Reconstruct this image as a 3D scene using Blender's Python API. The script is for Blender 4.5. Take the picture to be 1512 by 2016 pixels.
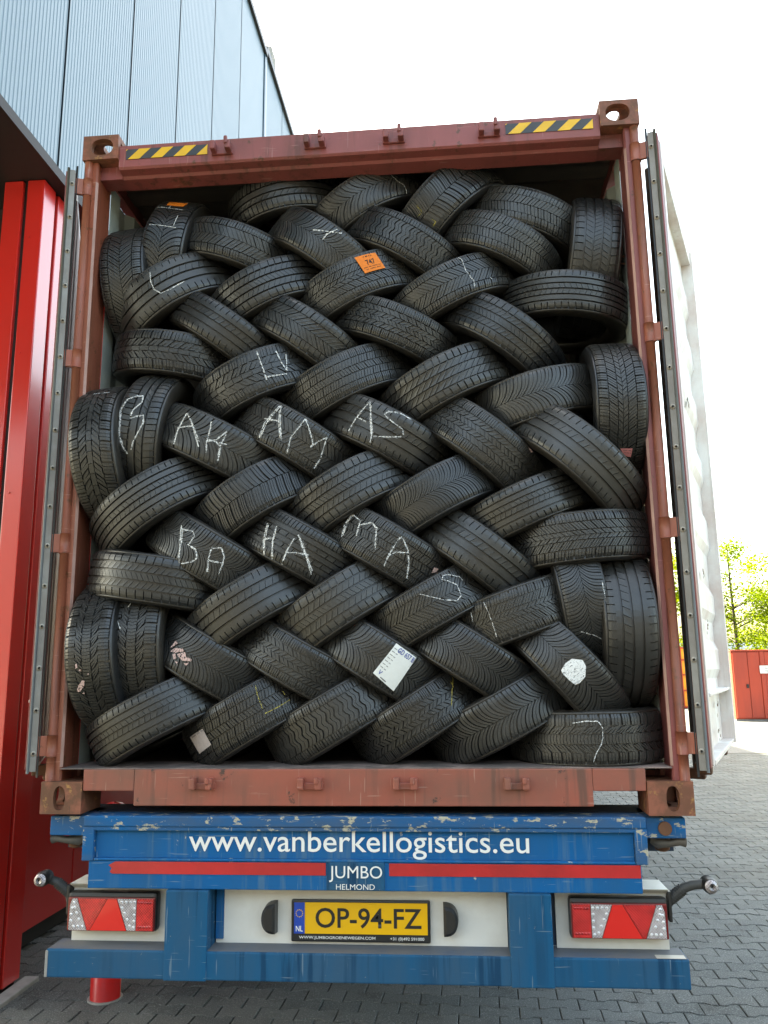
import bpy, bmesh, math, random
import numpy as np
from mathutils import Matrix, Vector

for o in list(bpy.data.objects):
    bpy.data.objects.remove(o, do_unlink=True)
SC = bpy.context.scene
COL = SC.collection
rad = math.radians

# ------------------------------------------------------------------ camera
cam_d = bpy.data.cameras.new('camera')
cam = bpy.data.objects.new('camera', cam_d)
COL.objects.link(cam)
CZ = 1.15                                   # height of the container's underside above the paving
YAW, PITCH, ROLL = 0.0851673530, 0.192436649, -0.0121217893
fw = Vector((-math.sin(YAW) * math.cos(PITCH), math.cos(YAW) * math.cos(PITCH), math.sin(PITCH)))
rt = Vector((math.cos(YAW), math.sin(YAW), 0))
up = rt.cross(fw)
rt2 = rt * math.cos(ROLL) + up * math.sin(ROLL)
up2 = up * math.cos(ROLL) - rt * math.sin(ROLL)
M = Matrix.Identity(4)
for i in range(3):
    M[i][0] = rt2[i]; M[i][1] = up2[i]; M[i][2] = -fw[i]
M[0][3], M[1][3], M[2][3] = 0.38365, -3.14222, 0.52317 + CZ
cam.matrix_world = M
cam_d.sensor_fit = 'VERTICAL'
cam_d.sensor_height = 36.0
cam_d.lens = 36.0 * 1600.0 / 2016.0
cam_d.clip_start = 0.05
cam_d.clip_end = 2000
SC.camera = cam

# ------------------------------------------------------------------ world, sun, exposure
SUN_EL, SUN_ROT = 46.0, -57.0               # sun stands behind and to the left, over the warehouse roof
w = bpy.data.worlds.new('World'); SC.world = w; w.use_nodes = True
nt = w.node_tree; nt.nodes.clear()
sky = nt.nodes.new('ShaderNodeTexSky'); sky.sky_type = 'NISHITA'; sky.sun_disc = False
sky.sun_elevation = rad(SUN_EL); sky.sun_rotation = rad(SUN_ROT)
sky.air_density = 1.0; sky.dust_density = 5.0; sky.ozone_density = 0.6
bg = nt.nodes.new('ShaderNodeBackground'); bg.inputs['Strength'].default_value = 0.15
wo = nt.nodes.new('ShaderNodeOutputWorld')
nt.links.new(sky.outputs[0], bg.inputs[0]); nt.links.new(bg.outputs[0], wo.inputs[0])
sd = bpy.data.lights.new('sun', 'SUN'); sd.energy = 4.5; sd.angle = rad(0.5); sd.color = (1, 0.95, 0.87)
sun = bpy.data.objects.new('sun', sd); COL.objects.link(sun)
sdir = Vector((math.sin(rad(SUN_ROT)) * math.cos(rad(SUN_EL)), math.cos(rad(SUN_ROT)) * math.cos(rad(SUN_EL)), math.sin(rad(SUN_EL))))
sun.rotation_euler = sdir.to_track_quat('Z', 'Y').to_euler()
SC.view_settings.view_transform = 'Standard'
SC.view_settings.look = 'None'
SC.view_settings.gamma = 1.0
SC.view_settings.use_curve_mapping = False
SC.view_settings.exposure = 3.15
SC.view_settings.use_white_balance = True      # camera set for open shade
SC.view_settings.white_balance_temperature = 8300
SC.view_settings.white_balance_tint = 0
SC.render.engine = 'CYCLES'
SC.cycles.use_denoising = True
SC.cycles.max_bounces = 8

# ------------------------------------------------------------------ helpers
def tag(o, label=None, cat=None, group=None, kind=None):
    if label: o['label'] = label
    if cat: o['category'] = cat
    if group: o['group'] = group
    if kind: o['kind'] = kind
    return o

def empty(name, loc=(0, 0, 0), label=None, cat=None, group=None):
    o = bpy.data.objects.new(name, None); COL.objects.link(o); o.location = loc
    o.empty_display_size = 0.1
    return tag(o, label, cat, group)

def link(name, me, parent=None, mat=None, smooth=False):
    if mat is not None and len(me.materials) == 0:
        for m in (mat if isinstance(mat, (list, tuple)) else [mat]):
            me.materials.append(m)
    o = bpy.data.objects.new(name, me); COL.objects.link(o)
    if parent is not None: o.parent = parent
    return o

class MB:
    """collects shapes for one mesh"""
    def __init__(s): s.v = []; s.f = []; s.m = []; s.mi = 0
    def add(s, vs, fs):
        b = len(s.v); s.v += [tuple(p) for p in vs]
        for f in fs: s.f.append(tuple(b + i for i in f)); s.m.append(s.mi)
        return s
    def box(s, x0, x1, y0, y1, z0, z1, bv=0.0):
        x0, x1 = min(x0, x1), max(x0, x1); y0, y1 = min(y0, y1), max(y0, y1); z0, z1 = min(z0, z1), max(z0, z1)
        if bv <= 0:
            V = [(x, y, z) for x in (x0, x1) for y in (y0, y1) for z in (z0, z1)]
            return s.add(V, [(0, 1, 3, 2), (4, 6, 7, 5), (0, 4, 5, 1), (2, 3, 7, 6), (0, 2, 6, 4), (1, 5, 7, 3)])
        bv = min(bv, (x1 - x0) * .45, (y1 - y0) * .45, (z1 - z0) * .45)
        bm = bmesh.new(); bmesh.ops.create_cube(bm, size=1)
        for q in bm.verts:
            q.co = ((x0 + x1) / 2 + q.co.x * (x1 - x0), (y0 + y1) / 2 + q.co.y * (y1 - y0), (z0 + z1) / 2 + q.co.z * (z1 - z0))
        bmesh.ops.bevel(bm, geom=list(bm.edges), offset=bv, segments=2, profile=.6, affect='EDGES')
        bm.verts.index_update()
        s.add([q.co[:] for q in bm.verts], [[q.index for q in f.verts] for f in bm.faces]); bm.free()
        return s
    def prism(s, prof, axis, a0, a1):
        """closed outline swept along an axis; prof holds the two other coordinates in x,y,z order"""
        n = len(prof); V = []
        for a in (a0, a1):
            for p, q in prof:
                V.append((a, p, q) if axis == 'x' else (p, a, q) if axis == 'y' else (p, q, a))
        F = [(i, (i + 1) % n, n + (i + 1) % n, n + i) for i in range(n)]
        return s.add(V, F + [tuple(range(n))[::-1], tuple(range(n, 2 * n))])
    def tube(s, pts, r, n=12, cap=True):
        pts = [Vector(p) for p in pts]; rs = r if isinstance(r, (list, tuple)) else [r] * len(pts)
        rings = []; V = []
        for i, p in enumerate(pts):
            d = (pts[min(i + 1, len(pts) - 1)] - pts[max(i - 1, 0)]).normalized()
            a = Vector((0, 0, 1)) if abs(d.z) < .9 else Vector((1, 0, 0))
            e1 = d.cross(a).normalized(); e2 = d.cross(e1).normalized()
            for k in range(n):
                t = 2 * math.pi * k / n
                V.append(p + (e1 * math.cos(t) + e2 * math.sin(t)) * rs[i])
        F = []
        for i in range(len(pts) - 1):
            for k in range(n):
                F.append((i * n + k, i * n + (k + 1) % n, (i + 1) * n + (k + 1) % n, (i + 1) * n + k))
        if cap:
            F.append(tuple(range(n))); F.append(tuple((len(pts) - 1) * n + k for k in range(n))[::-1])
        return s.add(V, F)
    def plate(s, o, ux, uy, wd, ht, th, hole=None, n=36, p=2.0):
        """plate of size wd x ht from corner o along ux, uy; thickness th against ux x uy; hole=(cx,cy,rx,ry)"""
        o, ux, uy = Vector(o), Vector(ux), Vector(uy); nz = ux.cross(uy)
        if hole is None:
            V = [o + ux * a + uy * b + nz * c for c in (0, -th) for a, b in ((0, 0), (wd, 0), (wd, ht), (0, ht))]
            return s.add(V, [(0, 1, 2, 3), (7, 6, 5, 4), (0, 4, 5, 1), (1, 5, 6, 2), (2, 6, 7, 3), (3, 7, 4, 0)])
        cx, cy, rx, ry = hole
        ang = [2 * math.pi * i / n for i in range(n)] + [math.atan2(b - cy, a - cx) % (2 * math.pi) for a, b in ((0, 0), (wd, 0), (wd, ht), (0, ht))]
        ang = sorted(set(ang)); m = len(ang); V = []
        for c in (0, -th):
            for t in ang:
                dx, dy = math.cos(t), math.sin(t); k = 1e9
                if dx > 1e-9: k = min(k, (wd - cx) / dx)
                if dx < -1e-9: k = min(k, -cx / dx)
                if dy > 1e-9: k = min(k, (ht - cy) / dy)
                if dy < -1e-9: k = min(k, -cy / dy)
                V.append(o + ux * (cx + dx * k) + uy * (cy + dy * k) + nz * c)
            for t in ang:
                q = (abs(math.cos(t) / rx) ** p + abs(math.sin(t) / ry) ** p) ** (-1 / p)
                V.append(o + ux * (cx + math.cos(t) * q) + uy * (cy + math.sin(t) * q) + nz * c)
        F = []
        for i in range(m):
            j = (i + 1) % m
            F += [(i, j, m + j, m + i), (2 * m + j, 2 * m + i, 3 * m + i, 3 * m + j), (m + i, m + j, 3 * m + j, 3 * m + i), (j, i, 2 * m + i, 2 * m + j)]
        return s.add(V, F)
    def mesh(s, name, smooth=False):
        me = bpy.data.meshes.new(name); me.from_pydata(s.v, [], s.f)
        if smooth: me.polygons.foreach_set('use_smooth', [True] * len(me.polygons))
        if any(s.m): me.polygons.foreach_set('material_index', s.m)
        me.update(); return me
    def build(s, name, mat, parent=None, smooth=False):
        return link(name, s.mesh(name, smooth), parent, mat)

def text_mesh(txt, width, height=None, bold=0.0, depth=0.0, shear=0.0, space=1.0):
    """lettering as a mesh centred on the origin in the XZ plane facing -Y, fitted to width (and height)"""
    cu = bpy.data.curves.new('lettering', 'FONT'); cu.body = txt; cu.size = 1; cu.offset = bold; cu.shear = shear
    cu.space_character = space; cu.resolution_u = 4; cu.extrude = 0
    ob = bpy.data.objects.new('lettering', cu); COL.objects.link(ob)
    dg = bpy.context.evaluated_depsgraph_get(); me = bpy.data.meshes.new_from_object(ob.evaluated_get(dg))
    bpy.data.objects.remove(ob, do_unlink=True)
    n = len(me.vertices); co = np.empty(n * 3, np.float32); me.vertices.foreach_get('co', co); co = co.reshape(-1, 3)
    lo, hi = co.min(0), co.max(0); c = (lo + hi) / 2
    sx = width / (hi[0] - lo[0]); sz = (height / (hi[1] - lo[1])) if height else sx
    out = np.zeros_like(co); out[:, 0] = (co[:, 0] - c[0]) * sx; out[:, 2] = (co[:, 1] - c[1]) * sz
    me.vertices.foreach_set('co', out.ravel()); me.update(); me.materials.clear()
    return me

# ------------------------------------------------------------------ materials
def new_mat(name):
    m = bpy.data.materials.new(name); m.use_nodes = True
    return m, m.node_tree, m.node_tree.nodes['Principled BSDF']

def node(t, kind, **kw):
    n = t.nodes.new(kind)
    for k, v in kw.items(): setattr(n, k, v)
    return n

def noise(t, scale, detail=6, rough=.6, stretch=None, coord='Object'):
    tc = node(t, 'ShaderNodeTexCoord'); n = node(t, 'ShaderNodeTexNoise')
    n.inputs['Scale'].default_value = scale; n.inputs['Detail'].default_value = detail; n.inputs['Roughness'].default_value = rough
    if stretch:
        mp = node(t, 'ShaderNodeMapping'); mp.inputs['Scale'].default_value = stretch
        t.links.new(tc.outputs[coord], mp.inputs[0]); t.links.new(mp.outputs[0], n.inputs[0])
    else: t.links.new(tc.outputs[coord], n.inputs[0])
    return n.outputs[0]

def ramp(t, src, lo, hi):
    r = node(t, 'ShaderNodeMapRange'); r.inputs[1].default_value = lo; r.inputs[2].default_value = hi
    t.links.new(src, r.inputs[0]); r.clamp = True
    return r.outputs[0]

def mixc(t, fac, a, b):
    m = node(t, 'ShaderNodeMix', data_type='RGBA')
    if isinstance(fac, (int, float)): m.inputs[0].default_value = fac
    else: t.links.new(fac, m.inputs[0])
    for i, c in ((6, a), (7, b)):
        if isinstance(c, tuple): m.inputs[i].default_value = c + (1,) if len(c) == 3 else c
        else: t.links.new(c, m.inputs[i])
    return m.outputs[2]

def math_n(t, op, a, b=None):
    m = node(t, 'ShaderNodeMath', operation=op)
    for i, q in enumerate((a, b)):
        if q is None: continue
        if isinstance(q, (int, float)): m.inputs[i].default_value = q
        else: t.links.new(q, m.inputs[i])
    return m.outputs[0]

def bump(t, b, src, strength, dist=.002):
    n = node(t, 'ShaderNodeBump'); n.inputs['Strength'].default_value = strength; n.inputs['Distance'].default_value = dist
    t.links.new(src, n.inputs['Height']); t.links.new(n.outputs[0], b.inputs['Normal'])

def painted(name, col, rough=.45, dirt=(.12, .09, .07), dirt_lo=.5, dirt_hi=.75, dirt_amt=.5, chips=None, chip_lo=.62, chip_hi=.66,
            scale=3.0, streak=False, coat=0.0, chip_scale=28, metallic=0.0, stretch=None, chip_stretch=None, runs=None, run_amt=.6, scratch=None, spec=.5):
    """paint with broad grime, optional vertical runs and chips down to another colour"""
    m, t, b = new_mat(name)
    n1 = noise(t, scale, 8, .65, (1, 1, .22) if streak else stretch)
    c = mixc(t, math_n(t, 'MULTIPLY', ramp(t, n1, dirt_lo - .07, dirt_hi - .13), dirt_amt), col, dirt)
    n3 = noise(t, 1.3, 3, .5)
    c = mixc(t, math_n(t, 'MULTIPLY', ramp(t, n3, .35, .7), .25), c, tuple(min(1, q * 1.35 + .001) for q in col))
    if runs:                                      # thin vertical runs of dirty water or rust
        rn = noise(t, 7, 5, .6, (3.2, 3.2, .16)); gate = noise(t, 1.7, 3, .5)
        c = mixc(t, math_n(t, 'MULTIPLY', math_n(t, 'MULTIPLY', ramp(t, rn, .52, .62), ramp(t, gate, .38, .6)), run_amt), c, runs)
    if scratch:                                   # fine scratches in two directions
        for st in ((.25, 1, 5), (4, 4, .2)):
            sn = noise(t, 26, 2, .5, st); c = mixc(t, math_n(t, 'MULTIPLY', ramp(t, sn, .68, .72), .55), c, scratch)
    if chips:
        n2 = noise(t, chip_scale, 8, .7, chip_stretch); c = mixc(t, ramp(t, n2, chip_lo, chip_hi), c, chips)
    t.links.new(c, b.inputs['Base Color'])
    t.links.new(math_n(t, 'ADD', math_n(t, 'MULTIPLY', ramp(t, n1, .3, .75), .25), rough - .1), b.inputs['Roughness'])
    b.inputs['Specular IOR Level'].default_value = spec; b.inputs['Coat Weight'].default_value = coat; b.inputs['Coat Roughness'].default_value = .12; b.inputs['Metallic'].default_value = metallic
    bump(t, b, noise(t, 60, 4), .12, .002)
    return m

def plain(name, col, rough=.5, metallic=0.0, var=.25, scale=20, spec=.5):
    m, t, b = new_mat(name)
    c = mixc(t, math_n(t, 'MULTIPLY', ramp(t, noise(t, scale, 6), .35, .7), var), col, tuple(q * .45 for q in col))
    t.links.new(c, b.inputs['Base Color']); b.inputs['Roughness'].default_value = rough; b.inputs['Metallic'].default_value = metallic
    b.inputs['Specular IOR Level'].default_value = spec
    return m

MAT = {}
MAT['maroon'] = painted('container_maroon_paint', (.25, .062, .056), .5, (.085, .04, .03), .5, .8, .6, (.11, .045, .025), .615, .655, streak=True, runs=(.07, .03, .02), scratch=(.36, .17, .15), chip_scale=16)
MAT['brick_red'] = painted('container_orange_red_paint', (.28, .078, .045), .5, (.13, .055, .03), .48, .8, .65, (.13, .05, .022), .60, .65, streak=True, runs=(.10, .04, .02), scratch=(.42, .22, .16), chip_scale=14)
MAT['sill_red'] = painted('container_sill_paint', (.31, .080, .052), .5, (.15, .08, .055), .48, .76, .65, (.06, .035, .028), .625, .665, chip_scale=11, runs=(.10, .055, .04), run_amt=.75, scratch=(.44, .27, .21))
MAT['casting'] = painted('corner_casting_rust', (.25, .080, .045), .65, (.10, .045, .022), .46, .66, .9, (.36, .18, .055), .575, .66, chip_scale=22, scale=10, scratch=(.07, .035, .02))
MAT['sill_top'] = painted('trodden_sill_steel', (.26, .19, .165), .7, (.07, .06, .055), .44, .66, .8, (.30, .27, .25), .68, .72, scale=7)
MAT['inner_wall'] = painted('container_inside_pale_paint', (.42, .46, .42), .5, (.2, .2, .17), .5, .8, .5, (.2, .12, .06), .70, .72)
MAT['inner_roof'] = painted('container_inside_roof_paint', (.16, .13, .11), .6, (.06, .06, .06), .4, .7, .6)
MAT['floor_ply'] = plain('container_floor_plywood', (.08, .05, .035), .7)
MAT['door_white'] = painted('door_inside_white_paint', (.78, .76, .72), .45, (.60, .48, .42), .47, .72, .8, (.35, .22, .15), .68, .70, chip_scale=22, runs=(.5, .42, .36), run_amt=.5)  # pinkish grime tone also stands for red reflected onto the door
MAT['gasket'] = plain('grey_rubber_gasket', (.10, .105, .10), .5)
MAT['gasket_black'] = plain('black_rubber_lip', (.018, .018, .018), .5)
MAT['retainer'] = painted('gasket_retainer_bar', (.24, .235, .22), .45, (.12, .09, .07), .45, .7, .6)
MAT['bolt'] = plain('dull_bolt_steel', (.42, .38, .32), .5, 0)
MAT['post_line'] = painted('rubbed_post_edge', (.42, .24, .20), .5, (.2, .1, .07), .5, .75, .6)
MAT['yellow'] = painted('hazard_yellow', (.78, .44, .015), .45, (.35, .2, .04), .5, .8, .4)
MAT['black_tape'] = painted('hazard_black', (.028, .032, .038), .5, (.1, .1, .1), .5, .8, .4)
MAT['blue'] = painted('trailer_blue_paint', (.0008, .098, .270), .5, (.03, .085, .15), .48, .8, .5, (.40, .40, .36), .66, .69, streak=True, chip_scale=20, runs=(.10, .17, .22), run_amt=.5, scratch=(.16, .25, .32), spec=.12)
MAT['blue_worn'] = painted('trailer_blue_paint_worn_edge', (.001, .095, .255), .5, (.09, .09, .08), .47, .75, .55, (.42, .38, .28), .565, .605, chip_scale=34, spec=.15, scratch=(.35, .34, .28), stretch=(.6, 1, 2), chip_stretch=(.5, 1, 1))
MAT['blue_dull'] = painted('bumper_blue_paint', (.004, .080, .175), .55, (.055, .085, .11), .46, .76, .6, (.30, .27, .2), .66, .69, streak=True, runs=(.006, .040, .09), run_amt=.8, scratch=(.18, .24, .28), spec=.12)
MAT['bumper_top'] = painted('bumper_dusty_top', (.045, .075, .12), .6, (.14, .13, .115), .4, .65, .8)
MAT['red_tape'] = painted('red_reflective_tape', (.52, .018, .022), .35, (.25, .01, .01), .45, .7, .6, coat=.4)
MAT['white_letter'] = plain('white_vinyl_lettering', (.80, .79, .75), .4, 0, .12)
MAT['white_panel'] = painted('white_lamp_panel', (.72, .70, .64), .45, (.45, .38, .29), .47, .8, .5, (.75, .74, .72), .72, .74)
MAT['plate_yellow'] = painted('number_plate_yellow', (.80, .42, .006), .35, (.5, .25, .01), .5, .8, .35, coat=.3)
MAT['plate_blue'] = plain('number_plate_blue', (.01, .06, .38), .35)
MAT['plate_frame'] = plain('black_plate_holder', (.02, .02, .02), .35)
MAT['black_plastic'] = plain('black_plastic', (.022, .021, .02), .38)
MAT['grey_plastic'] = plain('grey_rubber_arm', (.05, .05, .048), .6)
MAT['cast_steel'] = painted('weathered_cast_steel', (.16, .15, .13), .55, (.07, .05, .035), .45, .7, .7, metallic=.3)
MAT['rust'] = painted('brown_rust', (.16, .065, .028), .8, (.06, .03, .018), .4, .7, .8, (.35, .16, .05), .64, .7)
MAT['chassis'] = painted('chassis_dark_blue', (.008, .04, .10), .6, (.03, .028, .025), .4, .7, .8)
MAT['wheel_rim'] = plain('dusty_wheel_rim', (.25, .25, .24), .5, .5)

def lens_mat(name, col, cells=True, rough=.18):
    """moulded lamp lens: small prisms behind a glossy face"""
    m, t, b = new_mat(name)
    tc = node(t, 'ShaderNodeTexCoord'); sx = node(t, 'ShaderNodeSeparateXYZ'); t.links.new(tc.outputs['Object'], sx.inputs[0])
    grid = math_n(t, 'MULTIPLY', math_n(t, 'SINE', math_n(t, 'MULTIPLY', sx.outputs[0], 640)), math_n(t, 'SINE', math_n(t, 'MULTIPLY', sx.outputs[2], 640)))
    grid = math_n(t, 'ADD', math_n(t, 'MULTIPLY', grid, .35), math_n(t, 'MULTIPLY', noise(t, 40, 2), 1.0))
    c = mixc(t, ramp(t, grid, .2, .9), tuple(min(1, q * 1.5 + .015) for q in col), tuple(q * .45 for q in col)) if cells else col
    if cells: t.links.new(c, b.inputs['Base Color'])
    else: b.inputs['Base Color'].default_value = col + (1,)
    b.inputs['Roughness'].default_value = rough; b.inputs['Coat Weight'].default_value = .8; b.inputs['Coat Roughness'].default_value = .05
    if cells: bump(t, b, grid, .35, .003)
    return m
MAT['lens_red'] = lens_mat('red_lamp_lens', (.50, .010, .012))
MAT['lens_tri'] = lens_mat('red_triangle_reflector', (.72, .012, .010), False, .35)
MAT['lens_clear'] = lens_mat('clear_lamp_lens', (.36, .32, .32))
MAT['lens_bead'] = lens_mat('bright_lens_bead', (.80, .78, .78), False, .15)
MAT['lens_rim'] = lens_mat('dark_red_lamp_rim', (.16, .006, .008), False, .25)

# rubber: dusty, slightly worn, every tyre a little different
def rubber(name, base, dusty):
    m, t, b = new_mat(name)
    oi = node(t, 'ShaderNodeObjectInfo')
    tc = node(t, 'ShaderNodeTexCoord'); n = node(t, 'ShaderNodeTexNoise'); n.noise_dimensions = '4D'
    n.inputs['Scale'].default_value = 9; n.inputs['Detail'].default_value = 8; n.inputs['Roughness'].default_value = .65
    t.links.new(tc.outputs['Object'], n.inputs['Vector']); t.links.new(math_n(t, 'MULTIPLY', oi.outputs['Random'], 40), n.inputs['W'])
    d = ramp(t, n.outputs[0], .38, .75)
    amt = math_n(t, 'ADD', math_n(t, 'MULTIPLY', oi.outputs['Random'], .8), .0)
    c = mixc(t, math_n(t, 'MULTIPLY', d, amt), base, dusty)
    hue = math_n(t, 'FRACT', math_n(t, 'MULTIPLY', oi.outputs['Random'], 7.31))
    c = mixc(t, math_n(t, 'MULTIPLY', hue, .45), c, tuple(q * k for q, k in zip(dusty, (.60, .55, .50))))
    f = noise(t, 260, 3); c = mixc(t, math_n(t, 'MULTIPLY', ramp(t, f, .62, .8), .5), c, tuple(q * 2.2 for q in dusty))
    t.links.new(c, b.inputs['Base Color'])
    t.links.new(math_n(t, 'ADD', math_n(t, 'MULTIPLY', d, .22), .31), b.inputs['Roughness'])
    b.inputs['Specular IOR Level'].default_value = .65
    bump(t, b, noise(t, 180, 4), .25, .0015)
    return m
MAT['tread'] = rubber('tread_rubber', (.0095, .0100, .0105), (.066, .066, .061))
MAT['sidewall'] = rubber('sidewall_rubber', (.013, .013, .0135), (.046, .039, .029))

def chalk_mat(name, col, lo=.41, hi=.52):
    m, t, b = new_mat(name)
    b.inputs['Roughness'].default_value = .9
    c = mixc(t, ramp(t, noise(t, 220, 4), .4, .65), col, tuple(q * .5 for q in col)); t.links.new(c, b.inputs['Base Color'])
    tr = node(t, 'ShaderNodeBsdfTransparent'); mx = node(t, 'ShaderNodeMixShader')
    t.links.new(ramp(t, noise(t, 260, 4), lo, hi), mx.inputs[0])
    t.links.new(tr.outputs[0], mx.inputs[1]); t.links.new(b.outputs[0], mx.inputs[2])
    t.links.new(mx.outputs[0], t.nodes['Material Output'].inputs[0])
    return m
MAT['chalk'] = chalk_mat('white_chalk', (.86, .86, .84))
MAT['chalk_dust'] = chalk_mat('smeared_chalk_dust', (.45, .45, .44), .52, .80)
MAT['yellow_chalk'] = chalk_mat('yellow_crayon', (.62, .50, .10))
MAT['orange_paper'] = plain('orange_paper', (.80, .20, .015), .7, 0, .2, 60)
MAT['white_paper'] = plain('white_paper', (.78, .78, .74), .7, 0, .12, 50)
MAT['pink_paper'] = plain('pink_paper', (.62, .22, .22), .7, 0, .25, 60)
def rubbed(name, col, wid):
    """paint or paper pressed into the tread: thin curved gaps where the grooves swallow it"""
    m = plain(name, col, .8, 0, .25, 90); t = m.node_tree; b = t.nodes['Principled BSDF']
    gap = math_n(t, 'ABSOLUTE', math_n(t, 'SUBTRACT', noise(t, 42, 2, .5, (1, 1, 2.2)), .5))
    tr = node(t, 'ShaderNodeBsdfTransparent'); mx = node(t, 'ShaderNodeMixShader')
    t.links.new(ramp(t, gap, wid * .6, wid), mx.inputs[0]); t.links.new(tr.outputs[0], mx.inputs[1]); t.links.new(b.outputs[0], mx.inputs[2])
    t.links.new(mx.outputs[0], t.nodes['Material Output'].inputs[0]); return m
MAT['pink_scrap'] = rubbed('torn_pale_pink_paper', (.62, .42, .38), .03)
MAT['white_rubbed'] = rubbed('white_paint_patch', (.82, .82, .80), .012)
MAT['grey_paper'] = plain('grubby_pale_paper', (.52, .45, .43), .8, 0, .3, 90)
MAT['ink_black'] = plain('black_ink', (.02, .02, .02), .8)
MAT['ink_blue'] = plain('blue_ink', (.03, .06, .32), .8)

# buildings and ground
def ribbed_blue():
    m, t, b = new_mat('blue_grey_coated_steel')
    c = mixc(t, math_n(t, 'MULTIPLY', ramp(t, noise(t, .8, 5, .5, (1, 1, .3)), .35, .7), .35), (.100, .155, .185), (.080, .130, .162))
    t.links.new(c, b.inputs['Base Color']); b.inputs['Roughness'].default_value = .36; b.inputs['Metallic'].default_value = 0.1; b.inputs['Coat Weight'].default_value = .5; b.inputs['Coat Roughness'].default_value = .3
    return m
MAT['blue_steel'] = ribbed_blue()
MAT['blue_steel_dark'] = plain('dark_blue_joint_strip', (.035, .085, .13), .4)
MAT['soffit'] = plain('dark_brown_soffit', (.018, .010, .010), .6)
def red_clad():
    m, t, b = new_mat('red_coated_cladding')
    n1 = noise(t, 1.5, 6, .6, (1, 1, .2))
    c = mixc(t, math_n(t, 'MULTIPLY', ramp(t, n1, .4, .75), .25), (.62, .018, .014), (.46, .012, .010))
    t.links.new(c, b.inputs['Base Color']); b.inputs['Roughness'].default_value = .30
    b.inputs['Coat Weight'].default_value = 1.0; b.inputs['Coat Roughness'].default_value = .18; b.inputs['Coat IOR'].default_value = 1.65
    bump(t, b, noise(t, 2.2, 2), .12, .01)
    return m
MAT['red_clad'] = red_clad()
MAT['plinth'] = plain('black_plinth', (.012, .012, .012), .7)
MAT['concrete'] = plain('pale_concrete', (.32, .31, .29), .85, 0, .5, 14)
MAT['bollard_red'] = painted('bollard_red_paint', (.50, .015, .015), .35, (.2, .02, .02), .5, .8, .5, (.5, .4, .1), .73, .76, coat=.2)

def paver_mat():
    m, t, b = new_mat('concrete_paver')
    oi = node(t, 'ShaderNodeObjectInfo'); geo = node(t, 'ShaderNodeNewGeometry')
    rnd = math_n(t, 'FRACT', math_n(t, 'ADD', oi.outputs['Random'], geo.outputs['Random Per Island']))
    c = mixc(t, rnd, (.058, .067, .068), (.094, .101, .099))
    tc = node(t, 'ShaderNodeTexCoord')
    def gn(scale, detail):
        n = node(t, 'ShaderNodeTexNoise'); n.inputs['Scale'].default_value = scale; n.inputs['Detail'].default_value = detail
        g = node(t, 'ShaderNodeNewGeometry'); t.links.new(g.outputs['Position'], n.inputs[0]); return n.outputs[0]
    c = mixc(t, math_n(t, 'MULTIPLY', ramp(t, gn(1.1, 6), .42, .7), .55), c, (.045, .044, .036))
    c = mixc(t, math_n(t, 'MULTIPLY', ramp(t, gn(4.5, 7), .56, .68), .6), c, (.03, .03, .026))
    c = mixc(t, math_n(t, 'MULTIPLY', ramp(t, gn(150, 3), .52, .70), .55), c, (.30, .31, .30))
    t.links.new(c, b.inputs['Base Color']); b.inputs['Roughness'].default_value = .85
    bump(t, b, gn(190, 4), .5, .002)
    return m
MAT['paver'] = paver_mat()
def joint_mat():
    m, t, b = new_mat('sand_and_moss_joint')
    g = node(t, 'ShaderNodeNewGeometry'); n = node(t, 'ShaderNodeTexNoise'); n.inputs['Scale'].default_value = 3; n.inputs['Detail'].default_value = 8
    t.links.new(g.outputs['Position'], n.inputs[0])
    t.links.new(mixc(t, ramp(t, n.outputs[0], .4, .65), (.034, .034, .030), (.055, .056, .040)), b.inputs['Base Color']); b.inputs['Roughness'].default_value = .95
    return m
MAT['joint'] = joint_mat()
def far_paving():
    m, t, b = new_mat('far_concrete_paving')
    g = node(t, 'ShaderNodeNewGeometry'); n = node(t, 'ShaderNodeTexNoise'); n.inputs['Scale'].default_value = .6; n.inputs['Detail'].default_value = 8
    t.links.new(g.outputs['Position'], n.inputs[0])
    br = node(t, 'ShaderNodeTexBrick'); br.inputs['Scale'].default_value = 1; br.inputs['Brick Width'].default_value = .2; br.inputs['Row Height'].default_value = .123
    br.inputs['Mortar Size'].default_value = .006; br.inputs['Color1'].default_value = (.12, .128, .13, 1); br.inputs['Color2'].default_value = (.15, .155, .155, 1); br.inputs['Mortar'].default_value = (.04, .04, .038, 1)
    t.links.new(g.outputs['Position'], br.inputs[0])
    t.links.new(mixc(t, math_n(t, 'MULTIPLY', ramp(t, n.outputs[0], .4, .7), .35), br.outputs[0], (.08, .08, .072)), b.inputs['Base Color']); b.inputs['Roughness'].default_value = .9
    return m
MAT['far_paving'] = far_paving()

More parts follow.
